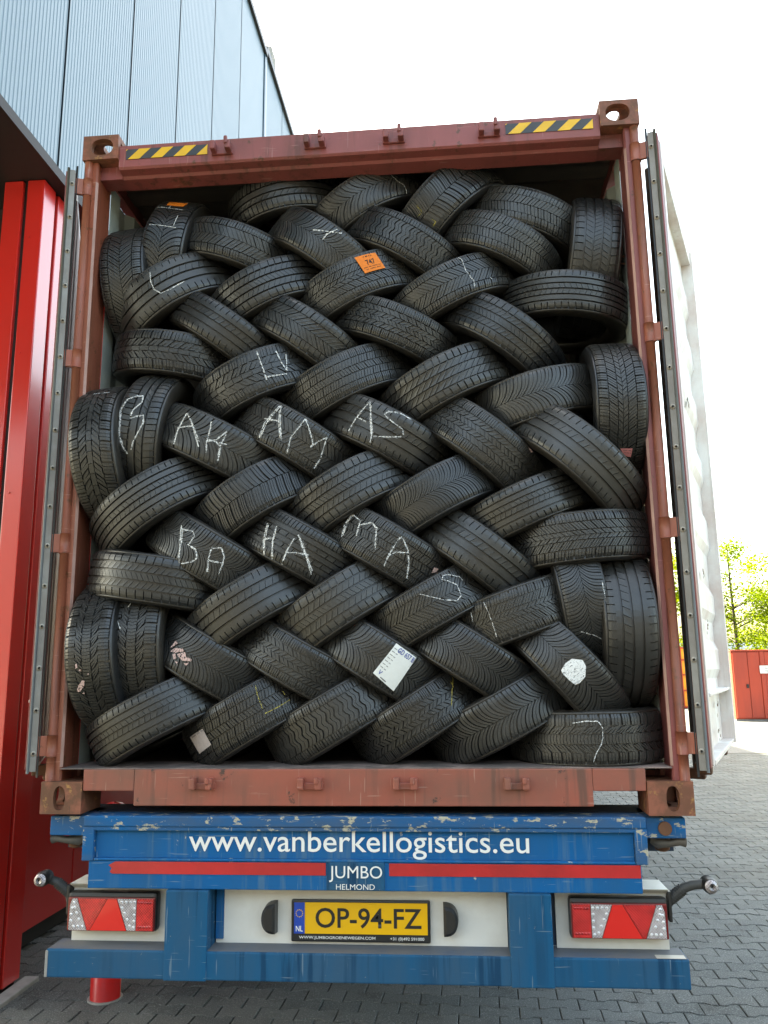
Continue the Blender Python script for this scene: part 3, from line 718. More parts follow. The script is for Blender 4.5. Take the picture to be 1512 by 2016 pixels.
# doors
DZ0, DZ1, DW, DT = .153, 2.731, 1.165, .048
def door(s, ang):
    mk = lambda: MB()
    d = cp_(MB().box(s * .0, s * .06, -DT + .004, -.0, DZ0 + .01, DZ1 - .01, .003), 'door', MAT['maroon'])
    d.location = (s * 1.243, 0.0, 0); d.rotation_euler = (0, 0, s * rad(ang))
    def dp(mb, name, mat, smooth=False): return link(name, mb.mesh(name, smooth), d, mat)
    # frame of the leaf: stiles and rails
    dp(MB().box(s * .0605, s * .10, -DT, .0, DZ0 + .012, DZ1 - .012, .003), 'stile', MAT['door_white'])
    dp(MB().box(s * (DW - .05), s * DW, -DT - .012, .0, DZ0 + .012, DZ1 - .012, .004), 'stile', MAT['door_white'])
    dp(MB().box(s * .1005, s * (DW - .0505), -DT, -.001, DZ1 - .09, DZ1 - .012, .003), 'top_rail', MAT['door_white'])
    dp(MB().box(s * .1005, s * (DW - .0505), -DT - .004, -.001, DZ0 + .012, DZ0 + .03, .003), 'bottom_rail', MAT['door_white'])
    dp(MB().box(s * .1005, s * (DW - .0505), -DT - .006, -.001, .412, .424, .002), 'shelf_rail', MAT['door_white'])
    # corrugated panel: horizontal swages, local y is depth
    zp = [(DZ0 + .03, .03), (.412, .03), (.424, .03), (.47, .03), (.51, -.006), (.60, -.006), (.64, .03), (.73, .03), (.77, -.006), (.86, -.006), (.90, .03)]
    z = .90
    for h in (.38, .30, .30, .30, .30):
        zp += [(z + h * .42, .03), (z + h * .42 + .045, -.008), (z + h * .88, -.008), (z + h, .03)]; z += h
    zp += [(DZ1 - .09, .03)]; zp = [(a, -.003 if b > 0 else -.019) for a, b in zp]
    mb = MB(); m = len(zp)
    mb.add([(s * .1005, b, a) for a, b in zp] + [(s * (DW - .0505), b, a) for a, b in zp], [(i, i + 1, m + i + 1, m + i) for i in range(m - 1)])
    dp(mb, 'panel', MAT['door_white'])
    dp(MB().box(s * .1, s * (DW - .05), .0005, .004, DZ0 + .03, DZ1 - .09), 'outer_skin', MAT['maroon'])
    # gasket on the hinge edge
    dp(MB().box(s * -.004, s * -.0005, -.028, -.004, DZ0 + .002, DZ1 - .002, .0015), 'gasket_retainer', MAT['retainer'])
    dp(MB().prism([(s * -.006, .004), (s * -.001, -.003), (s * -.0005, .001), (s * -.004, .006)][::(1 if s > 0 else -1)], 'z', DZ0 - .02, DZ1 + .02), 'gasket_lip', MAT['gasket_black'])
    dp(MB().tube([(s * -.005, -.033, DZ0 - .004), (s * -.005, -.033, DZ1 + .004)], .0055, 10), 'gasket_bead', MAT['gasket'], True)
    for k in range(16):
        zz = DZ0 + .07 + k * (DZ1 - DZ0 - .14) / 15
        dp(MB().tube([(s * -.0042, -.016, zz), (s * -.0065, -.016, zz), (s * -.0085, -.016, zz)], [.0105, .0105, .005], 10), 'bolt', MAT['bolt'], True)
    # hinge blades reaching the rods
    for z in HZ:
        hb = dp(MB().tube([(s * .004, .050, z - .040), (s * .004, .050, z + .040)], .0225, 14), 'hinge', MAT['brick_red'], True)
        link('blade', MB().box(s * -.004, s * .010, -.001, .05, z - .038, z + .038, .002).mesh('blade'), hb, MAT['brick_red'])
    # locking bars on the far (outer) side, their cam ends show below the leaf
    for xx in (.30, .86):
        lb = dp(MB().tube([(s * xx, .036, DZ0 - .035), (s * xx, .036, DZ1 + .02)], .017, 12), 'locking_bar', MAT['cast_steel'], True)
        link('cam_end', MB().box(s * (xx - .028), s * (xx + .028), .006, .068, DZ0 - .062, DZ0 - .02, .008).mesh('cam_end'), lb, MAT['rust'])
    for xx in (.18, .95):
        link('foot', MB().box(s * (xx - .03), s * (xx + .03), -.03, .03, DZ0 - .03, DZ0 + .0115, .006).mesh('foot'), d, MAT['rust'])
    rr = random.Random(5)                      # scuffs through the white paint
    for u_, z_ in ((.25, 1.98), (.62, 1.72), (.3, 1.02), (.66, .93), (.3, .78), (.62, .70), (.3, .33), (.75, .35), (.3, .23), (.75, .24)):
        for q in range(5):
            a, b = u_ + rr.gauss(0, .03), z_ + rr.gauss(0, .018); n = 6
            yy_ = -.0415 if False else -.0045
            poly = [(s * (a + rr.uniform(.008, .028) * math.cos(6.283 * i / n)), b + rr.uniform(.004, .011) * math.sin(6.283 * i / n)) for i in range(n)]
            dp(MB().prism(poly, 'y', -.0205, -.0195), 'scuff', MAT['rust'] if q % 2 else MAT['bolt'])
    return d
door(1, 68.6)
door(-1, 66.5)

# ------------------------------------------------------------------ tyres
R0, W0 = .316, .205                            # size the shared meshes are modelled at
HALF = .086                                    # half tread width
DEP = .0100                                    # groove depth
def crown(w):
    a = np.abs(w); return .30 * w * w + 260.0 * np.maximum(0, a - .058) ** 3 + 3.2 * np.maximum(0, a - .075) ** 2

def carcass_mesh():
    NS = 96
    outer = [(-.074, .206), (-.086, .209), (-.0945, .226), (-.1010, .248), (-.1025, .266), (-.1005, .283), (-.0955, .2955), (-.0895, .3025)]
    ws = np.linspace(-HALF, HALF, 15)
    mid = [(float(q), float(R0 - DEP - crown(q))) for q in ws]
    prof = outer + mid + [(-a, r) for a, r in outer[::-1]]
    inner = [(.068, .206), (.084, .232), (.089, .262), (.083, .287), (.066, .294), (0, .296), (-.066, .294), (-.083, .287), (-.089, .262), (-.084, .232), (-.068, .206)]
    prof += inner; m = len(prof); V = []; F = []
    for k in range(NS):
        a = 2 * math.pi * k / NS; c, s = math.cos(a), math.sin(a)
        for q, r in prof: V.append((q, -r * c, -r * s))
    for k in range(NS):
        for i in range(m): F.append((k * m + i, ((k + 1) % NS) * m + i, ((k + 1) % NS) * m + (i + 1) % m, k * m + (i + 1) % m))
    me = bpy.data.meshes.new('carcass'); me.from_pydata(V, [], F); me.polygons.foreach_set('use_smooth', [True] * len(F)); me.materials.append(MAT['sidewall']); return me
CARCASS = carcass_mesh()
CIRC = 2 * math.pi * R0

class Tread:
    def __init__(s): s.v = []; s.f = []
    def block(s, ws, sl, sr, top=0.0):
        """raised block: at lateral stations ws it runs from sl to sr along the circumference"""
        m = len(ws); b = len(s.v)
        ws, sl, sr = np.asarray(ws, float), np.asarray(sl, float), np.asarray(sr, float)
        rt = R0 - crown(ws) - top
        lng = float(np.mean(sr - sl)); nk = max(1, int(lng / .034 + .5)); K = nk + 1
        for j in range(K):
            t = j / nk; ss = sl + (sr - sl) * t; a = ss / R0
            for q, r, aa in zip(ws, rt, a): s.v.append((q, -r * math.cos(aa), -r * math.sin(aa)))
        for j in (0, nk):
            ss = sl if j == 0 else sr
            for q, r, aa in zip(ws, R0 - DEP - .001 - crown(ws), ss / R0): s.v.append((q, -r * math.cos(aa), -r * math.sin(aa)))
        for j in range(nk):
            for i in range(m - 1): s.f.append((b + j * m + i, b + (j + 1) * m + i, b + (j + 1) * m + i + 1, b + j * m + i + 1))
        B0, B1 = b + K * m, b + (K + 1) * m
        for i in range(m - 1):
            s.f.append((b + i, b + i + 1, B0 + i + 1, B0 + i)); s.f.append((b + nk * m + i + 1, b + nk * m + i, B1 + i, B1 + i + 1))
        if nk == 1:
            s.f.append((b, B0, B1, b + m)); s.f.append((b + m - 1, b + 2 * m - 1, B1 + m - 1, B0 + m - 1))
        else:
            for i0 in (0, m - 1):
                s.f.append(tuple([B0 + i0] + [b + j * m + i0 for j in range(K)] + [B1 + i0])[::(-1 if i0 == 0 else 1)])
    def rib(s, w0, w1, N, f=None, phase=0.0, g=.0035, sip=0, sw=.0020, m=2, skew=0.0, pv=.12, top=0.0, closed=False, shape=None):
        """one row of blocks between w0 and w1: N pitches, cross grooves g wide that follow s = f(w), sip fine cuts per block"""
        f = f or (lambda w: 0 * w); ws = np.linspace(w0, w1, m); off = f(ws)
        rg = random.Random(int(w0 * 1e4) + N)
        if closed:                                    # continuous rib
            n = 90
            for k in range(n):
                a0, a1 = CIRC * k / n, CIRC * (k + 1) / n + 1e-5
                s.block(ws, off * 0 + a0, off * 0 + a1, top)
            return
        p = CIRC / N
        # alternating pitch lengths, as real treads have
        seq = np.array([1 + pv * math.sin(k * 2.4) for k in range(N)]); ed = np.concatenate([[0], np.cumsum(seq / seq.sum() * CIRC)]) + phase * p
        for k in range(N):
            gg = g * 1.45; a0, a1 = ed[k] + gg / 2, ed[k + 1] - gg / 2; L = (a1 - a0 - sip * sw) / (sip + 1)
            for q in range(sip + 1):
                c0 = a0 + q * (L + sw); w2 = ws.copy()
                if skew:                               # saw-tooth rib edge
                    w2 = ws + np.linspace(-1, 1, m) * skew * ((q + .5) / (sip + 1) - .5)
                s.block(w2, c0 + off, c0 + L + off, top)
    def mesh(s, name):
        me = bpy.data.meshes.new(name); me.from_pydata(s.v, [], s.f); me.materials.append(MAT['tread']); me.update(); return me

def both(fn):
    for sg in (-1, 1): fn(sg)
V_ = lambda k, b: (lambda w: k * np.tanh(np.abs(w) / b))
lin = lambda k: (lambda w: k * np.abs(w))
def P_vlam(N, A, b, g, sip, off=.5):
    t = Tread()
    t.rib(-HALF, -.0008, N, V_(A, b), 0, g, sip, m=9); t.rib(.0008, HALF, N, V_(A, b), off, g, sip, m=9); return t
def P_herring(N, ang, c, Ns, ns):
    t = Tread(); t.rib(-c, -.001, N, lin(ang), 0, .004, 1, m=3); t.rib(.001, c, N, lin(ang), .5, .004, 1, m=3)
    t.rib(-HALF, -c - .004, Ns, lin(.15), .1, .0045, ns, m=4); t.rib(c + .004, HALF, Ns, lin(.15), .6, .0045, ns, m=4); return t
def P_chevron():
    t = Tread(); N = 52
    t.rib(-.017, -.001, N, lin(1.1), 0, .0042, 1, m=2); t.rib(.001, .017, N, lin(1.1), .5, .0042, 1, m=2)
    for sg, ph in ((-1, .3), (1, .8)):
        a, b = sorted((sg * .0205, sg * .050)); t.rib(a, b, N, lin(.85), ph, .0045, 2, m=3)
        a, b = sorted((sg * .0540, sg * HALF)); t.rib(a, b, N, lin(.2), ph + .2, .005, 2, m=4)
    return t
def P_zigzag():
    t = Tread(); N = 54; tri = lambda w: .017 * np.abs(((w + .1) / .026) % 2 - 1)
    t.rib(-.052, .052, N, tri, 0, .0045, 1, m=9)
    t.rib(-HALF, -.056, N, None, .2, .004, 2, m=4); t.rib(.056, HALF, N, None, .7, .004, 2, m=4); return t
def P_summer(grooves, gw, specs, Ns=58, slot=.0032, reach=1.0, lean=.12):
    """circumferential grooves; specs gives each inner rib (cuts per turn, slope) or None for a plain rib"""
    t = Tread(); e = [-HALF] + [x for g in grooves for x in (g - gw / 2, g + gw / 2)] + [HALF]
    bands = list(zip(e[::2], e[1::2]))
    for i, (a, b) in enumerate(bands):
        if i in (0, len(bands) - 1):
            if reach < 1.0:
                c = a + (b - a) * (1 - reach) if i == len(bands) - 1 else b - (b - a) * (1 - reach)
                if i == 0: t.rib(a, c, Ns, lin(lean), .1, slot, 0, m=4); t.rib(c, b, 1, closed=True)
                else: t.rib(c, b, Ns, lin(lean), .5, slot, 0, m=4); t.rib(a, c, 1, closed=True)
            else: t.rib(a, b, Ns, lin(lean), .1 if i == 0 else .55, slot, 0, m=4)
        else:
            sp = specs[i - 1]
            if sp is None: t.rib(a, b, 1, closed=True)
            else: t.rib(a, b, sp[0], (lambda w, k=sp[1]: k * w), .3 * i, sp[2] if len(sp) > 2 else .0016, 0, m=2)
    return t
def P_blocks():
    t = Tread(); N = 50
    for i, (a, b) in enumerate(((-HALF, -.052), (-.047, -.018), (-.013, .013), (.018, .047), (.052, HALF))):
        t.rib(a, b, N, (lambda w, k=(.1, .35, -.3, .35, .1)[i]: k * w), .27 * i, .004, 3 if i in (0, 4) else 2, m=3)
    return t
def P_blockzig():
    t = Tread(); N = 48
    for a, b, k, ph in ((-.046, -.024, .9, 0), (-.021, -.001, -.9, .4), (.001, .021, .9, .7), (.024, .046, -.9, .2)):
        t.rib(a, b, N, (lambda w, q=k: q * w), ph, .004, 1, m=2, skew=.005)
    t.rib(-HALF, -.051, N, None, .3, .0045, 3, m=4); t.rib(.051, HALF, N, None, .8, .0045, 3, m=4); return t
def P_ydir():
    t = Tread(); N = 44
    t.rib(-.010, .010, N, lin(.3), 0, .0018, 0, m=3)
    for sg, ph in ((-1, .1), (1, .6)):
        a, b = sorted((sg * .0135, sg * .043)); t.rib(a, b, N, lin(1.0), ph, .0055, 1, m=3, skew=.006)
        a, b = sorted((sg * .0470, sg * HALF)); t.rib(a, b, N, lin(.18), ph + .3, .0055, 2, m=4)
    return t
def P_hexdir():
    t = Tread(); N = 46
    t.rib(-.016, .016, 150, lin(.2), 0, .0014, 0, m=3, skew=.001)
    for sg, ph in ((-1, .0), (1, .5)):
        a, b = sorted((sg * .0205, sg * .046)); t.rib(a, b, N, lin(1.15), ph, .005, 2, m=3, skew=.009)
        a, b = sorted((sg * .0475, sg * HALF)); t.rib(a, b, N, (lambda w: .0535 * 1.0 + 0 * w), ph, .006, 2, m=4)
    return t
def P_lateral():
    t = Tread(); N = 56
    t.rib(-HALF, -.006, N, V_(.02, .05), 0, .0055, 1, m=6); t.rib(-.0028, HALF, N, V_(.018, .05), .5, .0055, 2, m=7); return t
def P_lamella():
    t = Tread(); N = 62
    t.rib(-HALF, -.047, N, lin(.2), 0, .004, 1, m=4); t.rib(-.0445, -.003, N, lin(.35), .2, .0036, 1, m=4)
    t.rib(.0005, .0395, N, lin(.5), .6, .0036, 1, m=4); t.rib(.042, HALF, N, lin(.2), .3, .004, 1, m=4); return t
PATTERNS = {
    'vlam': P_vlam(60, .052, .040, .0042, 1), 'vlam_open': P_vlam(48, .062, .050, .0050, 1), 'vlam_fine': P_vlam(74, .048, .034, .0034, 1),
    'herring': P_herring(58, .95, .050, 54, 2), 'herring_coarse': P_herring(44, 1.05, .046, 40, 1),
    'chevron': P_chevron(), 'zigzag': P_zigzag(), 'wblock': P_herring(46, -.75, .048, 50, 2),
    'summer_three': P_summer((-.036, 0, .036), .0090, (None, (64, .5)), 62, .0030, .62),
    'summer_four': P_summer((-.050, -.017, .017, .050), .0080, ((76, .7), (92, -.6, .0014), (76, .7)), 58, .0034),
    'summer_five': P_summer((-.052, -.026, 0, .026, .052), .0072, (None, (80, .4, .0014), (80, -.4, .0014), None), 66, .0036, .8),
    'summer_slot': P_summer((-.040, -.008, .026), .0085, ((60, .8), None), 72, .0036),
    'diagonal': P_summer((-.050, -.017, .017, .050), .0050, ((60, 1.3, .0028), (60, 1.3, .0028), (60, 1.3, .0028)), 60, .0042),
    'slots': P_summer((-.054, -.032, -.011, .011, .032, .054), .0052, (None, (44, .3, .003), None, (44, .3, .003), None), 110, .0026),
    'blocks': P_blocks(), 'blockzig': P_blockzig(), 'ydir': P_ydir(), 'hexdir': P_hexdir(), 'lateral': P_lateral(), 'lamella': P_lamella()}
PATTERNS = {k: t.mesh('tread') for k, t in PATTERNS.items()}

# key, front point of the tread (x, y, z), tilt, pitch, width, radius, tread, turned, marks (along, across)
TYRES = [
 ('A1', -1.0537, 0.07, 3.4421, 95.8, 0, 0.2165, 0.3206, 'herring', 0, []),
 ('A2', -0.881, 0.1, 3.5834, 80.88, 0, 0.2102, 0.3132, 'vlam_open', 0, [('chalk_mark', [[(0.1929, 0.0783), (0.1891, 0.0251), (0.1824, -0.0482)], [(0.1831, 0.0196), (0.2448, 0.0204)], [(0.0672, 0.0711), (0.0663, 0.0105), (0.0619, -0.054)], [(0.0723, -0.0417), (0.1347, -0.042)]]), ('orange_label', [(0.262, 0.045), (0.262, -0.045), (0.212, -0.04), (0.212, 0.04)])]),
 ('A3', -0.5952, 0.1, 3.5806, -19.07, -3, 0.1972, 0.3092, 'wblock', 0, []),
 ('A4', -0.3593, 0.14, 3.8249, 9.3, -4, 0.1951, 0.3046, 'summer_slot', 0, []),
 ('A5', -0.1739, 0.07, 3.5399, -37.26, -4, 0.1991, 0.3083, 'vlam', 0, [('chalk_mark', [[(-0.0259, 0.012), (0.0384, 0.0461), (0.0845, 0.0727)], [(0.06, 0.0763), (0.0359, 0.0296), (0.0356, 0.0001)]])]),
 ('A6', 0.0261, 0.13, 3.7822, 28.29, -4, 0.1963, 0.3069, 'vlam_open', 1, [('chalk_mark', [[(0.1553, 0.0202), (0.1692, -0.0201), (0.1934, -0.046), (0.1882, -0.0844)]])]),
 ('B1', 0.4063, 0.12, 3.7674, 43.2, -2, 0.22, 0.3185, 'lateral', 0, [('yellow_crayon_mark', [[(-0.1541, 0.0492), (-0.1598, 0.01), (-0.1867, 0.017)], [(-0.1538, -0.0443), (-0.1506, -0.0669), (-0.1776, -0.0693)]])]),
 ('B2', 0.7529, 0.13, 3.6619, -20.25, -4, 0.1874, 0.3001, 'lamella', 0, []),
 ('B3', 1.0377, 0.1, 3.4842, 82.9, 0, 0.2246, 0.3183, 'summer_four', 0, []),
 ('B4', 0.1897, 0.08, 3.5399, -30.92, -4, 0.1909, 0.3075, 'zigzag', 0, []),
 ('B5', 0.6235, 0.08, 3.5128, -26.25, -4, 0.1863, 0.2966, 'lamella', 0, []),
 ('A7', -0.8723, 0.06, 3.3422, 31.66, -2, 0.2218, 0.3187, 'summer_three', 0, [('chalk_mark', [[(0.0021, 0.0701), (-0.0175, 0.0305), (-0.0238, -0.0104), (-0.0081, -0.044), (0.0363, -0.0503), (0.1118, -0.045)]])]),
 ('A8', -0.4271, 0.07, 3.3342, 23.86, -3, 0.206, 0.3154, 'summer_four', 0, []),
 ('A9', -0.0141, 0.07, 3.3393, 22.77, -3, 0.2075, 0.3186, 'chevron', 0, [('orange_label', [(0.0393, 0.0741), (0.1342, 0.0683), (0.1474, -0.013), (0.0525, -0.0124)])]),
 ('B6', 0.4114, 0.07, 3.2989, 23.85, -3, 0.1969, 0.305, 'herring', 1, [('chalk_mark', [[(0.0678, 0.0846), (0.076, 0.0665), (0.0699, 0.0145), (0.0807, -0.0432), (0.0748, -0.0679)], [(0.1619, -0.0442), (0.1687, -0.0589)]])]),
 ('B7', 0.9052, 0.06, 3.2271, -5.35, -4, 0.1935, 0.3058, 'summer_five', 0, []),
 ('A10', -0.6224, 0.04, 3.1589, -35.6, -2, 0.1825, 0.301, 'summer_three', 0, []),
 ('A11', -0.245, 0.05, 3.1232, -35.2, -2, 0.1974, 0.3116, 'herring_coarse', 0, []),
 ('B8', 0.1459, 0.06, 3.1237, -24.82, -4, 0.1899, 0.3086, 'blockzig', 0, []),
 ('B9', 0.6157, 0.05, 3.0839, -36.62, -3, 0.1957, 0.3072, 'summer_four', 0, []),
 ('A12', -0.8519, 0.04, 3.0361, -7.84, -5, 0.1986, 0.3118, 'ydir', 0, []),
 ('A13', -0.4528, 0.03, 2.8999, 22.78, -3, 0.2155, 0.3184, 'ydir', 0, [('chalk_mark', [[(0.0733, 0.0835), (0.0686, 0.0268), (0.0678, -0.0052), (0.0628, -0.0548)], [(0.1518, 0.0566), (0.1535, 0.0007), (0.1616, -0.0403)], [(0.1903, 0.0325), (0.1616, -0.0403)], [(0.0673, -0.0437), (0.1552, -0.055)]])]),
 ('A14', -0.0677, 0.04, 2.882, 24.91, -3, 0.2065, 0.3189, 'blocks', 0, []),
 ('B10', 0.3703, 0.03, 2.8587, 25.94, -3, 0.2107, 0.3143, 'diagonal', 0, []),
 ('D1', 0.7611, 0.03, 2.7764, 13.42, -1, 0.2138, 0.3192, 'vlam', 0, []),
 ('D2', 1.0607, -0.045, 2.7287, 89.92, 0, 0.2122, 0.3129, 'chevron', 0, [('pink_label', [(-0.2287, 0.0082), (-0.2305, -0.0404), (-0.2723, -0.0378), (-0.2633, -0.0096)])]),
 ('C1', -1.0672, -0.1, 2.5942, 95.4, 0, 0.2026, 0.3145, 'ydir', 1, [('chalk_mark', [[(0.2656, 0.0173), (0.2637, -0.0533)]])]),
 ('C2', -0.9009, -0.04, 2.67, 82.74, 0, 0.1994, 0.3105, 'summer_slot', 0, [('chalk_mark', [[(0.0875, 0.0689), (0.0603, 0.0789), (0.0008, 0.0676), (-0.0556, 0.0637), (-0.0978, 0.0376), (-0.1185, 0.0198)], [(0.0671, 0.0749), (0.0068, 0.0653), (-0.0497, 0.0603), (-0.0814, 0.0414)], [(0.0732, 0.0794), (0.1202, 0.0613), (0.1405, 0.0298), (0.1422, 0.0011), (0.1088, -0.0035), (0.0654, 0.0251), (0.0401, 0.0276)], [(0.028, 0.0279), (0.0392, 0.0043), (0.0481, -0.0254), (0.0156, -0.0323), (-0.0378, -0.0121), (-0.0667, -0.0008), (-0.1006, 0.0069)]])]),
 ('C3', -0.6254, -0.03, 2.6193, -26.7, 0, 0.2106, 0.3134, 'vlam_open', 0, [('chalk_mark', [[(-0.0933, -0.0767), (-0.1088, -0.0127), (-0.11, 0.0598)], [(-0.1041, -0.0489), (-0.1093, -0.0002), (-0.1085, 0.0634)], [(-0.1085, 0.0634), (-0.0576, 0.0305), (0.0122, -0.0459)], [(-0.0665, 0.0334), (-0.0203, -0.0045), (0.004, -0.0248)], [(-0.1158, -0.0085), (-0.053, 0.0228)], [(0.0092, 0.0713), (0.0202, 0.0389), (0.0316, -0.0118), (0.0499, -0.0525)], [(0.0345, -0.0079), (0.0619, 0.0125), (0.0834, 0.063)], [(0.035, -0.0008), (0.0718, 0.0051), (0.1067, 0.014)], [(0.067, 0.0027), (0.0912, -0.0066), (0.1072, -0.0696)], [(0.0854, 0.0496), (0.0861, 0.0032), (0.0958, -0.0415)]])]),
 ('C4', -0.2816, 0, 2.6367, -32.03, -1, 0.2043, 0.3167, 'wblock', 0, [('chalk_mark', [[(-0.0899, -0.0794), (-0.1043, -0.0134), (-0.0881, 0.0795)], [(-0.0842, -0.0767), (-0.0955, -0.0096), (-0.0824, 0.082)], [(-0.0788, 0.0771), (-0.0441, 0.0216), (0.0051, -0.0431)], [(-0.0738, 0.0596), (-0.0427, 0.0092), (-0.0059, -0.0363)], [(-0.1159, 0.0016), (-0.077, 0.012), (-0.0415, 0.0229)], [(0.0538, -0.079), (0.0325, -0.014), (0.043, 0.0836)], [(0.043, 0.0836), (0.0885, 0.0466), (0.124, 0.0105)], [(0.1205, -0.0047), (0.1369, 0.0319), (0.1613, 0.0673)], [(0.1589, 0.0657), (0.1829, -0.0235), (0.1822, -0.0697)]])]),
 ('C5', 0.1022, 0.01, 2.6421, -29.67, -3, 0.2074, 0.3171, 'summer_three', 0, [('chalk_mark', [[(-0.1172, -0.0717), (-0.1145, -0.0072), (-0.095, 0.0764)], [(-0.095, 0.0764), (-0.0536, 0.0177), (-0.0175, -0.0344), (-0.0045, -0.0749)], [(-0.0813, 0.0628), (-0.0557, 0.0168), (-0.016, -0.0462)], [(-0.1161, -0.0047), (-0.0592, -0.0068)], [(0.1, 0.0892), (0.0447, 0.0892), (-0.0003, 0.0715), (-0.0084, 0.0518), (0.0418, 0.0402), (0.0886, 0.0348), (0.1016, 0.0171)], [(-0.0043, -0.0466), (0.0508, -0.0219), (0.0983, 0.0058)]])]),
 ('D3', 0.5129, 0, 2.5853, -40.29, -1, 0.2085, 0.315, 'blockzig', 1, [('pink_scrap', [(0.1751, 0.087), (0.1868, 0.0896), (0.21, 0.0896), (0.1958, 0.0794)])]),
 ('D4', 0.8987, -0.06, 2.4985, -44.07, -2, 0.2068, 0.3164, 'summer_three', 0, []),
 ('C6', -0.8633, -0.06, 2.3581, 33.42, -1, 0.2133, 0.3185, 'summer_five', 0, []),
 ('C7', -0.4431, -0.03, 2.3683, 31.17, 0, 0.2148, 0.3185, 'lateral', 1, []),
 ('C8', -0.0517, -0.02, 2.3872, 30.05, 0, 0.211, 0.3136, 'summer_four', 0, []),
 ('D5', 0.3123, -0.02, 2.3635, 27.92, 0, 0.2061, 0.3174, 'vlam_fine', 0, []),
 ('D6', 0.6759, -0.01, 2.3118, 22.83, 0, 0.188, 0.3074, 'summer_five', 0, []),
 ('D7', 0.8875, -0.01, 2.1761, 4.65, 0, 0.2079, 0.3145, 'chevron', 1, []),
 ('C9', -0.6238, -0.04, 2.15, -31.2, 0, 0.2097, 0.3167, 'vlam_fine', 0, [('chalk_mark', [[(-0.12, 0.0496), (-0.0787, -0.0119), (-0.0352, -0.0817)], [(-0.1064, 0.0433), (-0.0732, -0.0091), (-0.0513, -0.0658)], [(-0.0998, 0.0402), (-0.0563, 0.0526), (-0.0399, 0.0395), (-0.0413, 0.0015)], [(-0.0464, -0.0012), (-0.0045, -0.0029), (0.0177, -0.0271), (0.0077, -0.0514), (-0.0262, -0.0798)], [(0.0456, 0.0384), (0.0567, -0.0044), (0.0814, -0.0543)], [(0.0507, 0.0353), (0.0788, 0.0549), (0.1058, 0.0308), (0.1152, 0.0054), (0.1239, -0.0387)], [(0.0646, -0.0121), (0.1152, 0.0054)]])]),
 ('C10', -0.2437, -0.03, 2.1642, -29.91, 0, 0.2102, 0.3156, 'slots', 0, [('chalk_mark', [[(-0.1519, 0.0252), (-0.1238, -0.0437), (-0.0901, -0.0904)], [(-0.1437, 0.0222), (-0.1179, -0.0411), (-0.0895, -0.0904)], [(-0.103, 0.0331), (-0.0818, -0.0247), (-0.0478, -0.0904)], [(-0.1025, 0.0271), (-0.0814, -0.0306), (-0.0495, -0.0818)], [(-0.1243, -0.0377), (-0.0853, -0.0141)], [(-0.0061, 0.0228), (-0.0062, -0.0349), (0.0024, -0.0904)], [(0.0014, 0.042), (0.0415, 0.0154), (0.0843, -0.0271), (0.1296, -0.0682)], [(0.0142, 0.0307), (0.0616, -0.0036), (0.1239, -0.0533)], [(-0.0035, -0.0395), (0.0376, -0.02), (0.0797, -0.0086)], [(0.0269, 0.0195), (0.0767, -0.0193), (0.104, -0.0402)]])]),
 ('C11', 0.1077, -0.02, 2.1589, -31.42, 0, 0.2056, 0.3144, 'blocks', 0, [('chalk_mark', [[(-0.163, -0.0544), (-0.1821, 0.0009), (-0.177, 0.0468)], [(-0.1605, -0.0472), (-0.1762, 0.0093), (-0.1687, 0.0467)], [(-0.1719, 0.0455), (-0.1237, 0.0372), (-0.1038, -0.0281)], [(-0.1139, 0.0229), (-0.0786, 0.0524), (-0.0496, 0.0426), (-0.0261, -0.0061), (-0.0095, -0.0334)], [(0.0502, -0.0717), (0.0446, -0.0264), (0.0449, 0.0349)], [(0.0445, 0.0408), (0.0524, 0.0638), (0.0977, 0.0296), (0.1275, -0.0137), (0.1514, -0.0669)], [(0.0446, -0.0264), (0.0651, 0.001), (0.0985, 0.0179)]]), ('pink_scrap', [(0.2294, 0.0034), (0.2304, 0.0286), (0.2517, 0.0334), (0.2514, 0.0177)])]),
 ('D8', 0.4868, -0.01, 2.125, -38.04, 0, 0.1958, 0.3104, 'summer_three', 0, []),
 ('C12', -0.8466, -0.07, 2.0449, -8.96, 0, 0.2041, 0.3176, 'summer_four', 0, []),
 ('C13', -0.4492, -0.04, 1.9328, 30.99, 0, 0.2083, 0.314, 'summer_three', 0, []),
 ('C14', -0.0828, -0.03, 1.9286, 31.91, 0, 0.2089, 0.3166, 'summer_four', 0, []),
 ('D9', 0.2843, -0.02, 1.9167, 28.81, 0, 0.1957, 0.3082, 'herring', 0, [('chalk_mark', [[(-0.0084, 0.053), (0.0557, -0.0068), (0.1055, -0.0389), (0.1335, -0.0289), (0.1407, 0.0157), (0.1133, 0.0468), (0.0967, 0.0611), (0.1101, 0.0725), (0.1315, 0.0652), (0.1692, 0.0393), (0.176, 0.0182)]])]),
 ('D10', 0.6204, -0.01, 1.8862, 18.9, 0, 0.2055, 0.319, 'chevron', 0, [('chalk_mark', [[(-0.1127, 0.0797), (-0.1085, 0.0399), (-0.1088, -0.0035), (-0.1123, -0.0616)], [(-0.1794, 0.0596), (-0.1858, 0.0233)]])]),
 ('D11', 0.8803, 0, 1.9282, 98.55, 0, 0.1927, 0.3098, 'vlam_fine', 1, [('chalk_mark', [[(0.0556, -0.0742), (-0.0278, -0.0711), (-0.0789, -0.067), (-0.1308, -0.0571), (-0.1608, -0.0359), (-0.1385, -0.0076), (-0.1161, 0.0406)]])]),
 ('D12', 1.0424, -0.03, 1.8284, 89.99, 0, 0.2123, 0.335, 'summer_three', 0, []),
